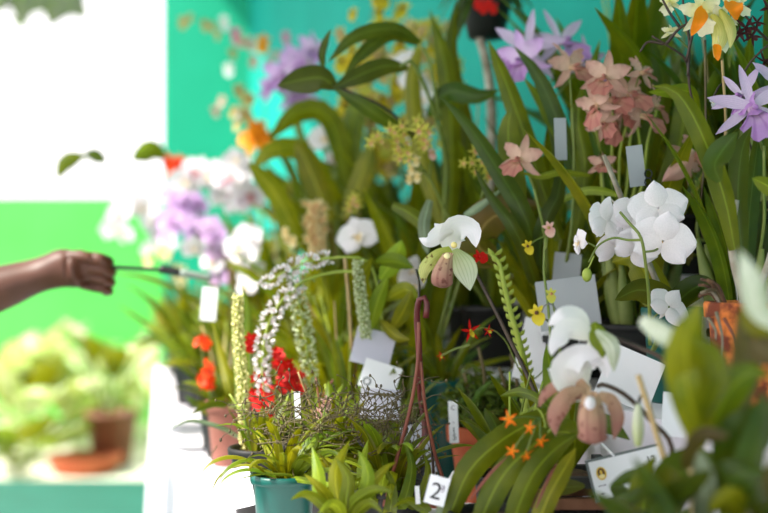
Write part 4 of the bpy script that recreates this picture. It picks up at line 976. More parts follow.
p.raceme([(330, 257, 1.98), (308, 262, 1.98), (284, 272, 1.98), (262, 286, 1.98)], 0.017, 34, 0.012, 'whitehair', 'stem_lime')
p.stem([(362, 272, 1.99), (336, 272, 1.99), (306, 280, 1.98), (286, 296, 1.98), (276, 310, 1.98)], 0.0026, 0.002, 'stem_lime')
p.raceme([(300, 284, 1.98), (282, 300, 1.97), (268, 325, 1.97), (262, 362, 1.97), (264, 392, 1.97)], 0.018, 60, 0.0115, 'whitehair', 'stem_lime')
p.raceme([(296, 284, 1.99), (300, 310, 2.0), (306, 345, 2.0), (312, 385, 2.0)], 0.018, 70, 0.010, 'chain2', 'stem_lime')
p.raceme([(358, 262, 1.98), (360, 290, 1.98), (364, 320, 1.98), (366, 338, 1.98)], 0.010, 90, 0.010, 'chain2', 'stem_lime', 'flower_chain', taper=0.2)
p.stem([(345, 258, 2.06), (348, 290, 2.06), (352, 350, 2.06)], 0.003, None, 'cane', 'stake'); p.clump(8, 0.16, 0.03, ['leaf_lime', 'leaf'], (50, 85), 50, shape='lance')
# bowl of red flowers
p = Plant('red_orchid', 'orchid with two dense heads of red flowers behind the foxtail spikes', 284, 2.12, 'black', 0.045, 0.09)
for cx, cy, n, k in ((291, 375, 14, 8), (264, 394, 12, 9), (250, 342, 3, 4), (276, 360, 4, 6)):
    for i in range(n): p.flower('small_red', cx + R.gauss(0, k * .7), cy + R.gauss(0, k), 2.0 + R.uniform(-.02, .02), 19, R.uniform(-50, 40), R.uniform(-30, 40), R.uniform(0, 90))
    p.stem([(cx + 4, cy + 50, 2.09), (cx, cy, 2.06)], 0.0025, None, 'stem', root=True)
p.clump(9, 0.10, 0.02, ['leaf', 'leaf_dark'], (45, 85), 50)
p = Plant('scarlet_orchid', 'orchid with orange scarlet flower heads at the table edge left of the necklace chain', 216, 2.36, 'black', 0.045, 0.1)
for cx, cy, n, k in ((208, 377, 12, 6), (201, 340, 6, 4), (210, 362, 3, 4)):
    for i in range(n): p.flower('small_scarlet', cx + R.gauss(0, k * .8), cy + R.gauss(0, k), 2.28 + R.uniform(-.02, .02), 15, R.uniform(-50, 40), R.uniform(-30, 40), R.uniform(0, 90))
    p.stem([(cx + 6, cy + 40, 2.34), (cx, cy, 2.3)], 0.0025, None, 'stem', root=True)
p.clump(10, 0.13, 0.024, ['leaf_dark', 'leaf'], (35, 80), 50); p.leaf([(214, 410, 2.34), (196, 404, 2.3), (185, 395, 2.3)], 16, 'leaf_dark', 'lance', root=True)
# cream bottlebrush spike
p = Plant('spike_orchid', 'orchid with an upright cream bottlebrush flower spike, left of centre', 322, 2.5, 'black', 0.05, 0.1)
p.raceme([(330, 330, 2.48), (322, 270, 2.44), (318, 246, 2.42), (316, 204, 2.42)], 0.022, 110, 0.020, 'cream', 'stem', d0=0.66, root=True)
for i in range(26): p.flower('star_cream', 317 + R.gauss(0, 7), 223 + R.uniform(-21, 21), 2.40, 14, R.uniform(-60, 60), R.uniform(-20, 40), R.uniform(0, 70))
for x, y in ((287, 237), (293, 240), (285, 231)): p.flower('small_cream', x, y, 2.44, 14, R.uniform(-30, 30), 0, 0, tail=(300, 262, 2.46))
for x, y in ((351, 203), (357, 205), (349, 209), (354, 198)): p.flower('star_yg', x, y, 2.3, 17, R.uniform(-30, 30), 10, R.uniform(0, 60), tail=(356, 232, 2.36))
p.clump(14, 0.3, 0.034, ['leaf', 'leaf_olive'], (50, 86), 50); p.bulbs(6, 0.12)
p = Plant('moth_orchid', 'orchid with two white blooms half hidden in leaves left of the white slipper orchid', 368, 2.42, 'black', 0.05, 0.1)
p.flower('moth_white', 358, 236, 2.3, 42, -10, 10, 20, tail=(368, 262, 2.35)); p.flower('moth_white', 409, 270, 2.25, 30, 40, -20, 60, tail=(400, 300, 2.3)); p.flower('moth_white', 414, 284, 2.25, 24, 20, -30, 20, tail=(404, 300, 2.3))
p.stem([(370, 320, 2.4), (368, 262, 2.35)], 0.0025, None, 'stem', root=True); p.stem([(372, 330, 2.4), (402, 300, 2.3)], 0.0025, None, 'stem', root=True)
p.clump(13, 0.28, 0.036, ['leaf', 'leaf_olive', 'leaf_dark'], (45, 86), 50)
# yellow bloom with ring, left of the grey cards
p = Plant('yellow_orchid', 'orchid with a few yellow and red mottled blooms by the grey paper cards', 556, 1.74, 'black', 0.042, 0.09)
p.flower('small_yellow', 537, 313, 1.55, 26, -20, 10, 20, tail=(556, 330, 1.6)); p.flower('small_yg', 551, 294, 1.58, 18, 10, 10, 0, tail=(558, 330, 1.6)); p.flower('small_yellow', 528, 246, 1.78, 18, -20, -10, 20, tail=(546, 236, 1.8)); p.flower('small_beige', 549, 228, 1.8, 20, -20, 10, 20, tail=(546, 250, 1.8))
p.stem([(558, 400, 1.66), (560, 350, 1.62), (557, 328, 1.6)], 0.002, None, 'stem', root=True); p.stem([(550, 330, 1.75), (544, 270, 1.8), (546, 236, 1.8)], 0.002, None, 'stem', root=True)
m = MB(); tube(m, [P(549 + 7 * math.cos(a * PI / 8), 312 + 8 * math.sin(a * PI / 8), 1.56) for a in range(17)], 0.0009, None, 40, 5); p.part('wire_ring', m, MAT['wire'], 'small wire ring')
p.clump(8, 0.17, 0.022, ['leaf', 'leaf_olive'], (60, 88), 40)

# ------------------------------------------------------------------ far rows, left
p = Plant('oncidium_orchid', 'tall airy spray of little yellow flowers against the turquoise wall', 386, 3.0, 'black', 0.055, 0.1)
for path, n in (([(386, 200, 2.95), (376, 120, 2.92), (366, 60, 2.9), (374, 0, 2.9)], 26), ([(388, 200, 2.95), (400, 120, 2.92), (400, 50, 2.9), (392, -6, 2.9)], 24), ([(388, 200, 2.95), (430, 130, 2.9), (438, 70, 2.88), (430, 10, 2.88)], 26), ([(382, 200, 2.95), (364, 140, 2.92), (352, 100, 2.9), (362, 50, 2.9)], 20)):
    p.spray(['small_yellow', 'small_yellow', 'small_olive', 'small_cream'], path, n, 25, 17, 50, start=0.2)
p.clump(10, 0.36, 0.034, ['leaf', 'leaf_olive'], (58, 86), 40)
p = Plant('oncidium_orchid', 'shorter airy yellow olive spray right of the tall one, behind the big dark leaves', 424, 2.95, 'black', 0.05, 0.1)
for path, n in (([(424, 200, 2.9), (412, 110, 2.86), (380, 50, 2.84), (352, 20, 2.84)], 22), ([(424, 200, 2.9), (440, 120, 2.86), (446, 60, 2.84), (418, 30, 2.84)], 22), ([(420, 200, 2.9), (380, 140, 2.86), (362, 118, 2.84), (346, 80, 2.84)], 18)):
    p.spray(['small_yellow', 'small_olive', 'small_yg'], path, n, 22, 14, 50, start=0.3)
p.clump(8, 0.36, 0.034, ['leaf_olive', 'leaf'], (60, 86), 40)
p = Plant('moth_orchid', 'orchid with white pendent blooms beside the big dark leaves', 420, 2.85, 'black', 0.05, 0.1)
p.spray('moth_white', [(418, 200, 2.8), (424, 130, 2.74), (416, 90, 2.72), (406, 60, 2.72)], 6, 24, 8, 40, start=0.45); p.flower('moth_rosy', 396, 64, 2.74, 18, 10, 10, 0)
p.clump(9, 0.34, 0.036, ['leaf', 'leaf_dark'], (58, 86), 40)
p = Plant('moth_orchid', 'orchid with two white blooms deep between olive leaves, under the purple cattleya', 330, 2.9, 'black', 0.05, 0.1)
p.flower('moth_white', 325, 138, 2.78, 34, -10, 0, 10, tail=(332, 170, 2.82)); p.flower('moth_white', 343, 130, 2.78, 30, 20, 0, -20, tail=(336, 170, 2.82)); p.flower('moth_rosy', 334, 158, 2.8, 20, 20, -20, -20, tail=(336, 180, 2.82))
p.stem([(338, 260, 2.86), (334, 168, 2.82)], 0.003, None, 'stem', root=True)
for q, w in (([(340, 200, 2.7), (300, 150, 2.66), (270, 150, 2.64), (250, 172, 2.64)], 22), ([(350, 190, 2.7), (330, 120, 2.66), (300, 112, 2.64), (268, 140, 2.62)], 22), ([(350, 200, 2.7), (350, 140, 2.7), (360, 105, 2.7), (392, 118, 2.68)], 24), ([(330, 220, 2.6), (310, 170, 2.6), (296, 140, 2.6)], 24), ([(300, 240, 2.5), (276, 194, 2.48), (248, 162, 2.46)], 20), ([(345, 220, 2.6), (362, 175, 2.6), (372, 140, 2.6)], 22)):
    p.leaf(q, w, R.choice(['leaf_olive', 'leaf', 'leaf_olive']), 'strap', roll=D(R.uniform(-25, 25)))
p.clump(12, 0.34, 0.04, ['leaf_olive', 'leaf'], (50, 86), 50)
p = Plant('cattleya_orchid', 'cattleya with big lilac purple frilled blooms left of the huge dark leaves', 300, 3.3, 'black', 0.055, 0.11)
for x, y, sz, yw in ((284, 74, 50, -20), (300, 62, 44, 25), (274, 84, 40, -40), (296, 92, 44, 0), (312, 48, 34, 20)): p.flower('catt_lilac', x, y, 3.05 + R.uniform(-.03, .03), sz, yw, R.uniform(-10, 15), R.uniform(-25, 25), tail=(300, 120, 3.1))
p.stem([(302, 220, 3.2), (304, 160, 3.12), (299, 110, 3.1)], 0.004, None, 'stem', root=True)
p.clump(12, 0.36, 0.036, ['leaf_olive', 'leaf'], (55, 86), 45)
p = Plant('orange_orchid', 'orchid with a bright orange flower head in front of the turquoise wall corner', 262, 3.5, 'black', 0.05, 0.1)
for i in range(9): p.flower('small_orange', 256 + R.gauss(0, 7), 134 + R.gauss(0, 5), 3.3 + R.uniform(-.03, .03), 22, R.uniform(-40, 40), R.uniform(-20, 30), 0)
p.spray('small_olive', [(262, 220, 3.4), (252, 150, 3.36), (240, 110, 3.34), (244, 84, 3.34)], 9, 17, 9, 40, start=0.5)
p.stem([(262, 200, 3.4), (257, 134, 3.32)], 0.003, None, 'stem', root=True); p.clump(10, 0.3, 0.036, ['leaf_olive', 'leaf'], (55, 86), 45)
p = Plant('spray_orchid', 'orchid with a long arching spray of beige and pink blooms across the teal pillar', 272, 4.0, 'black', 0.05, 0.1)
p.stem([(268, 200, 3.98), (264, 100, 3.95), (250, 50, 3.93), (215, 22, 3.9), (182, 20, 3.9)], 0.0022, 0.0014, 'stem', root=True)
for x, y, s_, kd in ((183, 21, 15, 'small_olive'), (190, 17, 12, 'small_olive'), (205, 24, 14, 'small_olive'), (212, 26, 12, 'small_olive'), (224, 21, 17, 'small_white'), (218, 34, 12, 'small_olive'), (236, 34, 20, 'small_rose'), (240, 40, 15, 'small_beige'), (250, 42, 17, 'small_beige'),
                     (263, 42, 21, 'small_orange'), (254, 60, 15, 'small_beige'), (232, 52, 14, 'small_olive'), (229, 68, 17, 'small_white'), (286, 36, 14, 'small_rose'), (276, 54, 13, 'small_beige'), (268, 62, 12, 'small_beige'), (222, 100, 13, 'small_beige'), (215, 110, 13, 'small_beige'), (240, 90, 18, 'small_olive'), (248, 98, 18, 'small_olive'), (238, 112, 15, 'small_white')):
    p.flower(kd, x, y, 3.9 + R.uniform(-.02, .02), s_ * 1.15, R.uniform(-35, 35), R.uniform(-15, 25), R.uniform(-20, 20))
p.clump(9, 0.3, 0.034, ['leaf', 'leaf_olive'], (55, 86), 45)
def moth(label, px, d, kind, path, n, size, spread, leafn=7):
    p = Plant('moth_orchid', label, px, d, 'black', 0.05, 0.1); p.spray(kind, path, n, size, spread, 35, -10, 0, start=0.35)
    p.clump(leafn, 0.19, 0.05, ['leaf', 'leaf_dark', 'leaf_olive'], (20, 75), 50, shape='ovate'); return p
moth('white moth orchid with the biggest sunlit cluster of blooms near the pillar foot', 232, 3.5, ['moth_white', 'moth_rosy'], [(235, 250, 3.46), (226, 190, 3.42), (206, 166, 3.4), (186, 182, 3.38)], 12, 32, 10)
moth('white moth orchid with rosy lips behind the orange flower head', 256, 3.25, ['moth_white', 'moth_rosy'], [(256, 250, 3.2), (248, 190, 3.18), (232, 166, 3.17), (216, 178, 3.16)], 9, 30, 9)
moth('lilac moth orchid with blooms hanging at the far left of the table', 212, 3.72, 'moth_lilac', [(212, 280, 3.7), (200, 220, 3.66), (182, 194, 3.64), (166, 214, 3.62), (176, 236, 3.6)], 11, 28, 9)
moth('pale white moth orchid nearest the green yard wall at the table end', 180, 4.15, 'moth_white', [(178, 300, 4.1), (160, 230, 4.06), (134, 200, 4.04), (118, 216, 4.02), (126, 244, 4.0)], 12, 28, 10)
moth('white moth orchid below the lilac one beside the necklace orchid', 250, 2.85, 'moth_white', [(256, 330, 2.82), (252, 270, 2.8), (240, 238, 2.78), (232, 262, 2.76)], 7, 34, 8)
moth('lilac white moth orchid between the white cluster and the scarlet flowers', 222, 3.1, ['moth_lilac', 'moth_white'], [(222, 330, 3.08), (214, 260, 3.05), (200, 226, 3.02), (196, 250, 3.0)], 7, 26, 9)
moth('cream white moth orchid low at the table end over the sunlit cloth', 186, 3.9, ['moth_white', 'small_cream'], [(186, 330, 3.86), (172, 270, 3.82), (150, 246, 3.8), (138, 262, 3.78)], 8, 22, 9)
p = Plant('scarlet_orchid', 'orchid with a small orange scarlet head and a few leaves reaching left over the yard', 205, 3.95, 'black', 0.05, 0.1)
for i in range(9): p.flower('small_scarlet', 173 + R.gauss(0, 6), 163 + R.gauss(0, 4), 3.8, 20, R.uniform(-40, 40), R.uniform(-20, 30), 0)
p.stem([(204, 260, 3.9), (190, 190, 3.84), (173, 164, 3.8)], 0.003, None, 'stem', root=True); p.stem([(188, 186, 3.84), (160, 158, 3.8), (120, 152, 3.78), (84, 162, 3.76)], 0.002, 0.001, 'stem')
p.leaf([(165, 158, 3.8), (152, 150, 3.78), (142, 154, 3.77), (131, 160, 3.76)], 22, 'leaf', 'lance'); p.leaf([(85, 156, 3.76), (74, 158, 3.75), (64, 164, 3.75), (57, 180, 3.75)], 18, 'leaf', 'lance'); p.leaf([(84, 154, 3.76), (94, 155, 3.76), (107, 163, 3.76)], 15, 'leaf_dark', 'lance')
p.clump(11, 0.24, 0.036, ['leaf_olive', 'leaf'], (30, 85), 50)
# filler rows of leafy plants without bloom
for lab, px, d, L, W, mts, n in (('leafy orchid out of bloom directly behind the white slipper orchid', 478, 2.06, 0.22, 0.026, ['leaf', 'leaf_olive', 'leaf_dark'], 16), ('leafy orchid out of bloom behind the knobbly green stem', 520, 2.08, 0.22, 0.026, ['leaf', 'leaf_olive'], 16),
        ('olive leaved orchid out of bloom behind the white moth orchid', 640, 2.05, 0.26, 0.03, ['leaf_olive', 'leaf', 'leaf_dark'], 18), ('tall dark leaved orchid out of bloom at the wall behind the pink cattleyas', 625, 2.25, 0.5, 0.045, ['leaf_dark', 'leaf'], 22), ('tall leafy orchid out of bloom against the wall at the top right', 690, 2.1, 0.44, 0.04, ['leaf_dark', 'leaf'], 14),
        ('olive leaved orchid out of bloom below the cream bottlebrush spike', 300, 2.75, 0.26, 0.036, ['leaf_olive', 'leaf'], 16), ('leafy orchid out of bloom behind the foxtail spikes', 344, 2.28, 0.22, 0.03, ['leaf', 'leaf_olive'], 16),
        ('tall leafy orchid out of bloom against the wall behind the star flowers', 470, 2.55, 0.42, 0.04, ['leaf', 'leaf_dark'], 16), ('tall leafy orchid out of bloom at the back between yellow spray and big dark leaves', 410, 2.7, 0.36, 0.04, ['leaf_olive', 'leaf'], 14),
        ('olive leaved orchid out of bloom above the scarlet flower heads', 240, 3.0, 0.24, 0.03, ['leaf_olive', 'leaf'], 18), ('leafy orchid out of bloom low beside the hand holding the rod', 192, 3.3, 0.26, 0.03, ['leaf_olive', 'leaf_lime'], 20),
        ('tall olive leaved orchid out of bloom under the orange flower head', 268, 3.05, 0.44, 0.045, ['leaf_olive', 'leaf'], 18), ('olive leaved orchid out of bloom at the wall left of the two white blooms', 290, 3.3, 0.5, 0.05, ['leaf_olive', 'leaf'], 20), ('leafy orchid out of bloom right of the cream bottlebrush spike', 350, 2.6, 0.42, 0.04, ['leaf_olive', 'leaf'], 20), ('tall olive leaved orchid out of bloom behind the two white blooms', 345, 3.1, 0.46, 0.045, ['leaf_olive', 'leaf'], 20),
        ('small lime leaved orchid out of bloom between the teal pot and the red canes', 330, 1.84, 0.11, 0.016, ['leaf_lime', 'leaf_olive', 'leaf'], 22), ('small leafy orchid out of bloom behind the necklace chain', 290, 1.88, 0.08, 0.012, ['leaf', 'leaf_olive'], 16), ('small leafy orchid out of bloom under the red flower heads', 305, 1.98, 0.09, 0.014, ['leaf', 'leaf_lime'], 20),
        ('small dark leaved orchid out of bloom at the table edge under the scarlet heads', 205, 2.45, 0.14, 0.024, ['leaf_dark', 'leaf'], 16), ('small leafy orchid out of bloom at the table edge under the rod', 180, 2.95, 0.18, 0.03, ['leaf_olive', 'leaf', 'leaf_lime'], 18), ('small leafy orchid out of bloom at the table end', 165, 3.6, 0.22, 0.03, ['leaf_olive', 'leaf_lime'], 18),
        ('leafy orchid out of bloom under the purple cattleya', 320, 3.1, 0.4, 0.04, ['leaf_olive', 'leaf'], 14), ('dark leaved orchid out of bloom behind the weathered orange pot', 735, 1.9, 0.26, 0.03, ['leaf_dark'], 12), ('leafy orchid out of bloom beside the red flower heads', 318, 2.18, 0.2, 0.022, ['leaf', 'leaf_olive'], 14),
        ('small leafy orchid out of bloom between the grey cards and the lower step', 590, 1.80, 0.2, 0.026, ['leaf_dark', 'leaf'], 12), ('small dark leaved orchid out of bloom in front of the big white paper sheet', 606, 1.60, 0.13, 0.024, ['leaf_dark', 'leaf'], 14)):
    p = Plant('leafy_orchid', lab, px, d, 'black', 0.05, 0.1); p.clump(n, L, W, mts, (52, 88), 45)
    for k in range(4):
        a = R.uniform(0, 2 * PI); v = Vector((math.cos(a), math.sin(a), 0)); q = [p.top + v * 0.015, p.top + v * 0.03 + Vector((0, 0, L * 0.6)), p.top + v * R.uniform(0.03, 0.08) + Vector((0, 0, L * R.uniform(0.85, 1.15)))]
        m = MB(); tube(m, [clampw(x) for x in q], 0.0022, 0.0014, 10, 6); p.part('stem', m, MAT[R.choice(['stem', 'stem_lime', 'cane', 'stem_red'])])
# ------------------------------------------------------------------ cards, tags and papers
def text_mesh(body, size, mat):
    c = bpy.data.curves.new('lettering', 'FONT'); c.body = body; c.size = size; c.align_x = 'CENTER'; c.align_y = 'CENTER'; c.extrude = 0.0002
    o = bpy.data.objects.new('lettering', c); COL.objects.link(o)
    me = bpy.data.meshes.new_from_object(o.evaluated_get(bpy.context.evaluated_depsgraph_get()))
    bpy.data.objects.remove(o); me.materials.clear(); me.materials.append(mat); me.name = 'lettering'
    return me
def card(name, label, px, py, d, wpx, hpx, roll=0, yaw=0, pitch=0, mat='paper', texts=(), edge=None, stake=None, cat='card', group=None, bend=0.0):
    """a sheet facing the viewer: texts = (body, x, y, size, material) in card heights"""
    c = P(px, py, d); rt = facing(yaw, pitch, roll).to_4x4(); W, H = wpx * d / F, hpx * d / F
    root = tag(empty(name, c), label, cat, group); root.matrix_world = Matrix.Translation(c) @ rt
    m = MB()
    n = 8
    for side, zz in ((1, 0.0006), (-1, -0.0006)):
        rows = [[Vector((W * (i / n - 0.5), H * (j / 2 - 0.5), zz + bend * W * ((i / n - 0.5) ** 2) * 4)) for i in range(n + 1)] for j in range(3)]
        m.grid(rows if side > 0 else [r[::-1] for r in rows], [[(0, 0)] * (n + 1)] * 3)
    link('sheet', m.mesh('sheet', MAT[mat]), root)
    if edge:
        m = MB(); e = edge * d / F
        box(m, (-W / 2 - e, -H / 2 - e, -0.003), (W / 2 + e, H / 2 + e, -0.0009)); link('holder', m.mesh('holder', MAT['card_edge'], smooth=False), root, None)
    for b, x, y, s_, mt in texts:
        o = link('lettering', text_mesh(b, s_ * H, MAT[mt]), root); o.location = (x * W, y * H, 0.0009)
    if stake:
        m = MB(); tube(m, [(stake * W, -H * 0.3, -0.002), (stake * W, -H * 0.6 - 0.03, -0.002), (stake * W, -H * 0.6 - 0.06, -0.003)], 0.0015, 0.001, 4, 6); link('stake', m.mesh('stake', MAT['card_edge']), root)
    return root, W, H
card('number_card', 'small white card reading 2ª in front of the terracotta pot', 437, 490.5, 1.45, 20.5, 28.5, -15, 0, 8, 'paper', (('2', -0.04, -0.06, 0.82, 'ink'), ('a', 0.26, 0.17, 0.36, 'ink_soft'), ('-', 0.26, 0.04, 0.34, 'ink_soft')), stake=0)
card('paper_card', 'white card half hidden behind the card reading 2ª', 453, 486, 1.52, 16, 26, -32, 0, 5, 'paper', stake=0)
card('plant_label', 'upright white label with black writing stuck in the terracotta pot', 453.5, 422, 1.90, 9.4, 42, 2, 0, 4, 'paper', (('C', 0.0, 0.33, 0.16, 'ink_soft'), ('-', 0, 0.0, 0.18, 'ink_soft'), ('1', 0.0, -0.2, 0.2, 'ink'), ('5', 0.05, -0.36, 0.2, 'ink')), stake=0, cat='label')
card('plant_label', 'tiny blank white label left of the card reading 2ª', 417.5, 495, 1.50, 4.6, 18, 4, 0, 0, 'paper', stake=0, cat='label')
card('plant_label', 'narrow white label among the wiry twigs under the red flowers', 297.5, 405, 1.75, 6.2, 27, 3, 0, 0, 'paper', stake=0, cat='label')
card('plant_label', 'white label standing under the white moth orchids beside the rod tip', 209, 304, 2.45, 16, 33, -5, -12, 0, 'paper', stake=0, cat='label')
card('plant_label', 'grey hanging tag with a black mark under the dusky pink cattleyas', 636, 166, 1.76, 17, 41, 8, 10, -4, 'paper_grey', stake=None, cat='label')[0]
m = MB()
for sx, sy in ((0, 4.2), (0, -4.2)): tube(m, [P(648.5 + 3.6 * math.cos(a * PI / 6), 178 - sy + 4.2 * math.sin(a * PI / 6), 1.752) for a in range(13)], 0.0011, None, 36, 6)
r_ = tag(link('wire_eyelet', m.mesh('wire_eyelet', MAT['ink'])), 'black figure eight wire clip at the lower corner of the grey tag', 'clip')
card('plant_label', 'pale grey tag hanging between strap leaves left of the pink cattleyas', 560.5, 139, 1.84, 13, 42, 2, 18, 0, 'paper_grey', stake=None, cat='label')
card('paper_card', 'large grey paper card tilted left of the white moth orchid', 568, 303, 1.84, 60, 50, 8, -10, 6, 'paper_grey', stake=0.1)
card('paper_card', 'small grey paper card standing behind the large grey one', 567, 268, 1.95, 27, 30, -6, -10, 0, 'paper_grey', stake=0)
card('paper_card', 'big white paper sheet standing behind the nearest slipper orchid stems', 630, 378, 1.68, 56, 54, -24, 0, 14, 'paper', stake=0)
card('paper_card', 'white paper sheet leaning behind the nearest dark leaves', 704, 418, 1.52, 84, 44, -6, 0, 12, 'paper', stake=0)
card('paper_card', 'narrow white paper sheet standing behind the dark curving stem of the slipper orchid', 540, 352, 1.95, 44, 62, -14, 0, 5, 'paper', stake=0)
card('paper_card', 'lavender grey card leaning above the white card, by the teal pots', 373, 348, 2.00, 40, 36, -14, 0, 6, 'paper_lav', stake=0)
r_, W_, H_ = card('paper_card', 'bright white card with a grey ring mark leaning by the teal pots', 380, 377, 1.96, 38, 29, -18, 0, 14, 'paper', stake=0)
m = MB(); tube(m, [(-0.3 * W_ + 0.0055 * math.cos(a * PI / 6), -0.28 * H_ + 0.0055 * math.sin(a * PI / 6), 0.0012) for a in range(13)], 0.0011, None, 36, 6)
link('ring_mark', m.mesh('ring_mark', MAT['card_edge']), r_)
card('paper_card', 'lavender grey card standing low behind the wiry twigs', 380, 404, 1.93, 40, 30, -4, 0, 8, 'paper_lav', stake=0)
card('paper_card', 'grey card between the reddish canes behind the twigs', 419, 452, 1.86, 26, 56, 14, 0, 6, 'paper_lav', stake=0)
r_, W_, H_ = card('name_card', 'white card in a grey holder with a golden seal, standing at the front right', 628, 473, 1.50, 72, 38, 14, -4, 8, 'paper', ((' . 12', 0.30, 0.20, 0.26, 'ink'), ('.', 0.43, -0.02, 0.3, 'ink'), ('name', -0.38, -0.12, 0.15, 'ink_soft'), ('no.', -0.37, -0.34, 0.15, 'ink')), edge=2.6, stake=0)
for i in range(len(r_.children) - 1, -1, -1):
    if r_.children[i].data.name.startswith('lettering') and i >= 0 and r_.children[i].location.x < -0.3 * W_: bpy.data.objects.remove(r_.children[i])
m = MB()
for y, ws in ((-0.16, (0.05, 0.04)), (-0.36, (0.06,))):      # two short illegible printed lines
    x = -0.44
    for w_ in ws: box(m, (x * W_, y * H_ - 0.0006, 0.0004), ((x + w_) * W_, y * H_ + 0.0006, 0.0012)); x += w_ + 0.015
link('printed_line', m.mesh('printed_line', MAT['ink_soft'], smooth=False), r_)
sx, sy = -0.36 * W_, 0.15 * H_
def oval(rx, ry, z, dx=0, dy=0):
    m = MB(); c = m.vert((sx + dx, sy + dy, z)); n = 24
    for k in range(n): m.vert((sx + dx + rx * math.cos(2 * PI * k / n), sy + dy + ry * math.sin(2 * PI * k / n), z))
    for k in range(n): m.face((c, 1 + k, 1 + (k + 1) % n))
    return m
sl = link('seal', oval(0.0060, 0.0078, 0.0012).mesh('seal', MAT['gold']), r_)
link('seal_print', oval(0.0042, 0.0058, 0.0015, 0, 0.0006).mesh('seal_print', MAT['seal_brown']), sl)
link('golden_print', oval(0.0036, 0.0026, 0.0018, 0, -0.0034).mesh('golden_print', MAT['stam']), sl)
link('golden_print', oval(0.0016, 0.0026, 0.0018, 0, 0.0014).mesh('golden_print', MAT['gold']), sl)
m = MB(); tube(m, [P(596, 438, 1.53), P(606, 448, 1.51), P(614, 456, 1.50)], 0.0016, None, 6, 6)
tag(link('label_wire', m.mesh('label_wire', MAT['paper'])), 'thin white wire hooked on the top edge of the framed card', 'wire')
card('wrapping_paper', 'lavender white wrapping paper standing by the teal pot at the table edge', 243, 487, 1.70, 26, 40, 16, -25, 6, 'paper', cat='paper', bend=0.12)
m = MB(); tube(m, [P(217, 446, 2.0), P(211, 455, 1.99), P(212, 461, 1.985), P(206, 471, 1.98), P(199, 483, 1.97)], 0.0011, 0.0005, 16, 5)
tag(link('dry_root', m.mesh('dry_root', MAT['twig'])), 'thin dry root dangling over the cloth below the pinkish pot', 'root')

# ------------------------------------------------------------------ hanging dark basket at the top
hb = P(486, 16, 2.55); t = tag(empty('hanging_basket', hb), 'dark hanging basket with a red flower at the top edge', 'basket')
m = MB(); lathe(m, [(0.005, -0.045), (0.035, -0.045), (0.05, 0.02), (0.053, 0.05), (0.047, 0.05), (0.043, 0.0)], 18, centre=hb); link('basket', m.mesh('basket', MAT['black_plastic'], hb), t)
for k in range(3):
    a = 2 * PI * k / 3; m = MB(); tube(m, [hb + Vector((0.05 * math.cos(a), 0.05 * math.sin(a), 0.05)), hb + Vector((0, 0, 0.40)), Vector((hb.x, hb.y, 2.7))], 0.0012, None, 10, 5); link('wire', m.mesh('wire', MAT['wire'], hb), t)
m = MB()
for i in range(26):
    a = R.uniform(0, 6.28); b = hb + Vector((0.03 * math.cos(a), 0.03 * math.sin(a), 0.04)); c = b + Vector((math.cos(a) * 0.07, math.sin(a) * 0.06, R.uniform(-0.10, 0.05)))
    blade(m, [b, b.lerp(c, 0.5) + Vector((0, 0, 0.03)), c], 0.022, 'lance', (-math.sin(a), math.cos(a), 0), 0, 0.3, 0, 8)
link('foliage', m.mesh('foliage', MAT['leaf_dark'], hb), t)
M_ = facing(0, 20, 0).to_4x4()
for i in range(4):
    main = None
    for n_, me, mt in FL['small_red']:
        o = bpy.data.objects.new(n_, me); COL.objects.link(o)
        if main is None: o.parent = t; o.matrix_local = Matrix.Translation(P(478 + 5 * i, 3 + (i % 2) * 4, 2.46) - hb) @ M_ @ Matrix.Scale(0.032, 4); main = o
        else: o.parent = main
m = MB(); q_ = [P(477, 28, 2.55), P(486, 60, 2.53), P(491, 95, 2.5), P(492, 140, 2.48), P(492, 250, 2.46)]; q_.append(Vector((q_[-1].x, q_[-1].y, support(q_[-1].x, q_[-1].y, 0.01) or TABLE_Z)))
tube(m, q_, 0.009, 0.011, 24, 8); tag(link('driftwood_pole', m.mesh('driftwood_pole', MAT['bark_cane'])), 'greyish driftwood pole rising under the dark hanging basket', 'pole')

# ------------------------------------------------------------------ the person reaching in from the left
HD = 2.4
wr, kn, fi = P(44, 278, HD), P(82, 268, HD), P(108, 272, HD)
def skin_obj(name, verts, edges, radii, mat, parent, sub=2):
    me = bpy.data.meshes.new(name); me.from_pydata([Vector(v) for v in verts], edges, []); me.materials.append(mat)
    o = bpy.data.objects.new(name, me); COL.objects.link(o)
    if parent: o.parent = parent; o.location = -parent.location
    md = o.modifiers.new('skin', 'SKIN'); md.use_smooth_shade = True
    for i, r in enumerate(radii):
        sv = me.skin_vertices[0].data[i]; sv.radius = r if isinstance(r, tuple) else (r, r); sv.use_root = (i == 0)
    sb = o.modifiers.new('sub', 'SUBSURF'); sb.levels = sub; sb.render_levels = sub
    return o
bx, by = -1.20, 2.50
pr = tag(empty('person', (bx, by, 0)), 'person reaching in from the left with one bare forearm, holding a thin dark rod', 'person')
V, E, RR = [], [], []
def add(p, r, link_to=None):
    V.append(Vector(p)); RR.append(r)
    if link_to is not None: E.append((link_to, len(V) - 1))
    return len(V) - 1
pel = add((bx, by, 0.95), 0.12); sp = add((bx + 0.01, by, 1.12), 0.12, pel); ch = add((bx + 0.02, by, 1.30), 0.13, sp); nb = add((bx + 0.01, by, 1.45), 0.07, ch)
nk = add((bx + 0.02, by, 1.50), 0.060, nb); h1 = add((bx + 0.035, by, 1.57), 0.082, nk); h2 = add((bx + 0.03, by, 1.65), 0.092, h1); add((bx + 0.03, by, 1.71), 0.065, h2)
sh = add((bx + 0.10, by - 0.16, 1.40), 0.058, ch); el = add((-0.90, HD - 0.02, 1.045), 0.044, sh)
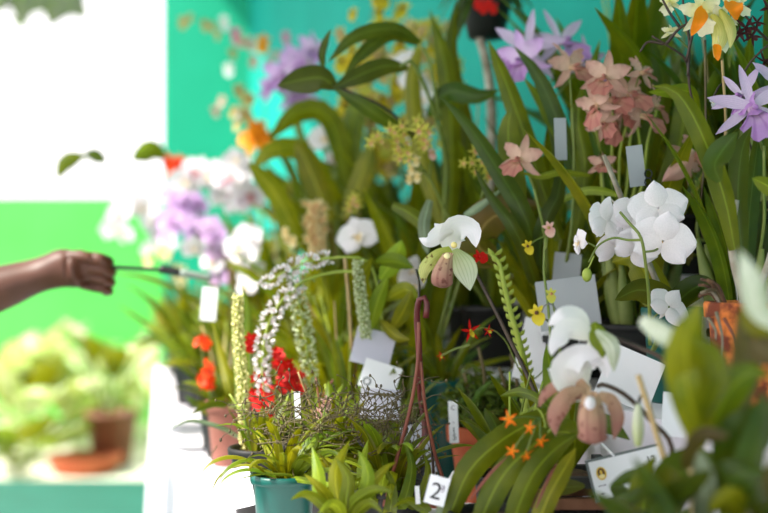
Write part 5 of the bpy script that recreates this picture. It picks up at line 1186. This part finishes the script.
f1 = add(P(-40, 301, HD), 0.054, el); f2 = add(P(5, 287, HD), 0.046, f1); f3 = add(P(30, 278, HD), (0.039, 0.036), f2); wv = add(P(46, 273, HD), (0.037, 0.034), f3)
pm = add(P(66, 270, HD), (0.045, 0.040), wv); pk = add(P(86, 268, HD - .005), (0.046, 0.036), pm)
s2 = add((bx - 0.02, by + 0.17, 1.40), 0.058, ch); e2 = add((bx + 0.02, by + 0.24, 1.12), 0.044, s2); w2 = add((bx + 0.10, by + 0.25, 0.90), 0.029, e2); add((bx + 0.12, by + 0.25, 0.82), (0.035, 0.022), w2)
for sg in (-1, 1):
    hp = add((bx, by + sg * 0.09, 0.88), 0.085, pel); knee = add((bx + 0.02, by + sg * 0.10, 0.48), 0.058, hp); an = add((bx - 0.01, by + sg * 0.10, 0.09), 0.038, knee); add((bx + 0.15, by + sg * 0.10, 0.035), (0.04, 0.03), an)
# four curled fingers and the thumb
for k, (oy, oz, ln, r) in enumerate(((-0.022, 0.018, 1.0, 0.0125), (-0.014, 0.000, 1.08, 0.0125), (-0.004, -0.019, 1.0, 0.0118), (0.006, -0.036, 0.85, 0.0105))):
    k0 = P(90, 267, HD) + Vector((0, oy, oz)); a = add(k0, r + 0.002, pk)
    b = add(k0 + Vector((0.030 * ln, -0.012, -0.004)), r, a); c = add(k0 + Vector((0.040 * ln, 0.012, -0.010)), r * 0.95, b); add(k0 + Vector((0.022 * ln, 0.026, -0.012)), r * 0.85, c)
t0 = add(P(70, 262, HD) + Vector((0.004, -0.024, 0.012)), 0.013, pm); t1 = add(P(92, 260, HD) + Vector((0, -0.034, 0.006)), 0.0115, t0); add(P(108, 266, HD) + Vector((0, -0.022, 0.002)), 0.0095, t1)
skin_obj('body', V, E, RR, MAT['skin'], pr)
# face and hair
m = MB(); hx, hy = bx + 0.03, by
blade(m, [(hx + 0.085, hy, 1.630), (hx + 0.112, hy, 1.600), (hx + 0.082, hy, 1.590)], 0.03, 'ovate', (0, 1, 0), 0, -0.8, 0, 6); link('nose', m.mesh('nose', MAT['skin'], pr.location), pr)
for sg in (-1, 1):
    m = MB(); ball(m, (hx + 0.072, hy + sg * 0.032, 1.632), 0.011); link('eye', m.mesh('eye', MAT['w'], pr.location), pr)
    m = MB(); ball(m, (hx - 0.005, hy + sg * 0.086, 1.615), 0.028, (0.7, 0.3, 1.1)); link('ear', m.mesh('ear', MAT['skin'], pr.location), pr)
m = MB(); tube(m, [(hx + 0.078, hy - 0.025, 1.562), (hx + 0.088, hy, 1.560), (hx + 0.078, hy + 0.025, 1.562)], 0.006, None, 8, 6); link('mouth', m.mesh('mouth', MAT['clay_pink'], pr.location), pr)
m = MB(); ball(m, (hx - 0.022, hy, 1.668), 0.100, (1.0, 1.0, 0.86), 16, 10); link('hair', m.mesh('hair', MAT['hair'], pr.location), pr)
V2 = [(bx, by, 0.90), (bx + 0.01, by, 1.12), (bx + 0.02, by, 1.30), (bx + 0.01, by, 1.44), (bx + 0.10, by - 0.16, 1.40), (-1.0, HD - .04, 1.222), (-0.89, HD - .02, 1.05), (bx - 0.02, by + 0.17, 1.40), (bx + 0.02, by + 0.24, 1.14)]
skin_obj('shirt', V2, [(0, 1), (1, 2), (2, 3), (2, 4), (4, 5), (5, 6), (2, 7), (7, 8)], [0.165, 0.155, 0.165, 0.085, 0.088, 0.076, 0.064, 0.085, 0.07], MAT['shirt'], pr)
V3 = [(bx, by, 1.12), (bx, by, 0.95), (bx, by - 0.09, 0.84), (bx + 0.02, by - 0.10, 0.48), (bx - 0.01, by - 0.10, 0.10), (bx, by + 0.09, 0.84), (bx + 0.02, by + 0.10, 0.48), (bx - 0.01, by + 0.10, 0.10)]
skin_obj('trousers', V3, [(0, 1), (1, 2), (2, 3), (3, 4), (1, 5), (5, 6), (6, 7)], [0.15, 0.15, 0.10, 0.078, 0.066, 0.10, 0.078, 0.066], MAT['trouser'], pr)
rc = P(118, 267, HD); t = tag(empty('pointing_rod', rc), 'thin dark rod with a grey grip held in the hand over the flowers', 'rod')
m = MB(); tube(m, [P(92, 266, HD - .012), P(120, 267.5, HD - .01), P(165, 270, HD), P(178, 271, HD + .005)], 0.0042, 0.0036, 12, 8); link('rod', m.mesh('rod', MAT['darkrod'], rc), t)
m = MB(); tube(m, [P(160, 269, HD), P(172, 271, HD), P(180, 273, HD)], 0.0085, 0.0075, 8, 8); link('collar', m.mesh('collar', MAT['darkrod'], rc), t)
m = MB(); tube(m, [P(180, 273, HD), P(200, 276, HD + .01), P(212, 278, HD + .015)], 0.008, 0.005, 8, 8); link('tip', m.mesh('tip', MAT['greyrod'], rc), t)

# ------------------------------------------------------------------ sunlit yard plants, far behind
def yard_plant(label, x, y, n, L, W, elev, droop, pot=True, shape='lance', mats=('leaf_sun',)):
    t = tag(empty('yard_plant', (x, y, -0.02)), label, 'plant', 'plants by the green yard wall'); o = Vector((x, y, -0.02)); h = 0.30 if pot else 0.0
    if pot:
        m = MB(); lathe(m, [(0.02, 0), (0.10, 0), (0.14, h * 0.9), (0.15, h * 0.9), (0.155, h), (0.14, h), (0.13, h * 0.8)], 22, centre=o); link('pot', m.mesh('pot', MAT['brown_plastic'], o), t)
        m = MB(); lathe(m, [(0.01, h * 0.9), (0.13, h * 0.88)], 18, centre=o); link('soil', m.mesh('soil', MAT['bark'], o), t)
    for i in range(n):
        a = 2 * PI * (i + R.random()) / n; e = D(R.uniform(*elev)); l = L * R.uniform(0.6, 1.1); hd = Vector((math.cos(a), math.sin(a), 0)); p = o + Vector((0, 0, h)) + hd * 0.03; pts = [p]
        for k in range(6):
            ee = e - D(droop) * (k / 5) ** 1.5; p = p + (hd * math.cos(ee) + Vector((0, 0, 1)) * math.sin(ee)) * l / 6; pts.append(p)
        m = MB(); blade(m, pts[:3], 0.012, 'strap', None, 0, 0.3, 0, 5); blade(m, pts[2:], W * R.uniform(0.8, 1.2), shape, (-math.sin(a), math.cos(a), 0.1), 0, 0.25, 0.02, 12)
        link('leaf', m.mesh('leaf', MAT[R.choice(mats)], o), t)
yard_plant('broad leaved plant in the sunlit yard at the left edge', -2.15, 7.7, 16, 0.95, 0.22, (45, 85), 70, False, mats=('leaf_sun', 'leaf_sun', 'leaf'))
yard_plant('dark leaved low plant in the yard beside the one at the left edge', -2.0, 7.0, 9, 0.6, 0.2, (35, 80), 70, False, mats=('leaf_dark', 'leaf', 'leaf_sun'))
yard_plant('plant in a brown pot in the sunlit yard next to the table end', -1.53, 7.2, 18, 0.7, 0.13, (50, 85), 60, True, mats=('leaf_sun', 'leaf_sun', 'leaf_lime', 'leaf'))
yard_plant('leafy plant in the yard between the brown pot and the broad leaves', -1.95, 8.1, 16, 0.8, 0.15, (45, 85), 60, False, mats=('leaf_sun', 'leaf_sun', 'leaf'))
yard_plant('plant with leaves coloured sun white in the yard behind the dark leaved low one', -2.4, 8.35, 18, 1.0, 0.16, (50, 85), 55, False)
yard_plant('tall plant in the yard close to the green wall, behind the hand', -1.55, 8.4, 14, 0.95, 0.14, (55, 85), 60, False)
m = MB(); lathe(m, [(0.01, -0.02), (0.16, -0.02), (0.20, 0.05), (0.21, 0.07), (0.19, 0.07), (0.02, 0.03)], 24, centre=(-1.62, 6.95, 0)); tag(link('clay_dish', m.mesh('clay_dish', MAT['clay'])), 'shallow clay dish on the sunlit ground before the brown yard pot', 'dish')
t = tag(empty('tree', (-4.6, 11.0, -0.02)), 'tree beyond the yard wall with grey green leaves dipping in at the top left corner', 'tree'); o = Vector((-4.6, 11.0, -0.02))
m = MB(); tube(m, [(-4.6, 11, -0.02), (-4.55, 11, 1.6), (-4.4, 10.8, 3.2), (-4.2, 10.5, 4.2)], 0.16, 0.07, 16, 10); tube(m, [(-4.45, 10.9, 2.9), (-3.9, 10.3, 3.5), (-3.2, 9.9, 3.5), (-2.7, 9.8, 3.25)], 0.06, 0.015, 16, 8); link('trunk', m.mesh('trunk', MAT['trunk'], o), t)
m = MB()
for i in range(160):
    c = Vector((-4.3, 10.7, 4.3)) + Vector((R.gauss(0, .7), R.gauss(0, .6), R.gauss(0, .5))); a = R.uniform(0, 6.28); e = c + Vector((math.cos(a), math.sin(a), -0.6)) * 0.2
    blade(m, [c, c.lerp(e, .5) + Vector((0, 0, .03)), e], 0.09, 'ovate', None, R.random(), 0.2, 0, 6)
link('crown', m.mesh('crown', MAT['leaf_grey'], o), t)
m = MB()
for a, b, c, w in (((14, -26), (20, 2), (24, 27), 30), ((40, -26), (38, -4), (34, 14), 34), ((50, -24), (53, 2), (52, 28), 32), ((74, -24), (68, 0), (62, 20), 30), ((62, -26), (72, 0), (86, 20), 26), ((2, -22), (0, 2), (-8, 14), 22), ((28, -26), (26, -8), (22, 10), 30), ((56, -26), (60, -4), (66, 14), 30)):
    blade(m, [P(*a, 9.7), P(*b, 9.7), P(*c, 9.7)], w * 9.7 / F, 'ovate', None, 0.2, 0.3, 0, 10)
link('hanging_leaves', m.mesh('hanging_leaves', MAT['leaf_painted_shade'], o), t)
# ------------------------------------------------------------------ camera, light
cd = bpy.data.cameras.new('camera'); cam = bpy.data.objects.new('camera', cd); COL.objects.link(cam)
cam.location = (0, 0, CZ); cam.rotation_euler = (PI / 2, 0, 0)
cd.sensor_width = 36.0; cd.lens = 36.0 * F / 768.0; cd.clip_start = 0.05
cd.dof.use_dof = True; cd.dof.focus_distance = 1.66; cd.dof.aperture_fstop = 2.4; cd.dof.aperture_blades = 0
SC.camera = cam
w = bpy.data.worlds.new('sky'); SC.world = w; w.use_nodes = True
bg = w.node_tree.nodes['Background']; bg.inputs[0].default_value = (1.0, 0.965, 1.0, 1); bg.inputs[1].default_value = SKY
sd = bpy.data.lights.new('sun', 'SUN'); sun = bpy.data.objects.new('sun', sd); COL.objects.link(sun)
sd.energy = SUN; sd.angle = D(2.0); sd.color = (1.0, 0.95, 0.86)
v = -Vector(SUN_FROM).normalized(); sun.rotation_euler = v.to_track_quat('-Z', 'Y').to_euler()
SC.view_settings.view_transform = 'Standard'; SC.view_settings.look = 'None'
SC.view_settings.exposure = EXPO; SC.view_settings.gamma = 1.0; SC.view_settings.use_curve_mapping = False
SC.cycles.use_denoising = True
SC.cycles.max_bounces = 8; SC.cycles.diffuse_bounces = 4; SC.cycles.transmission_bounces = 4
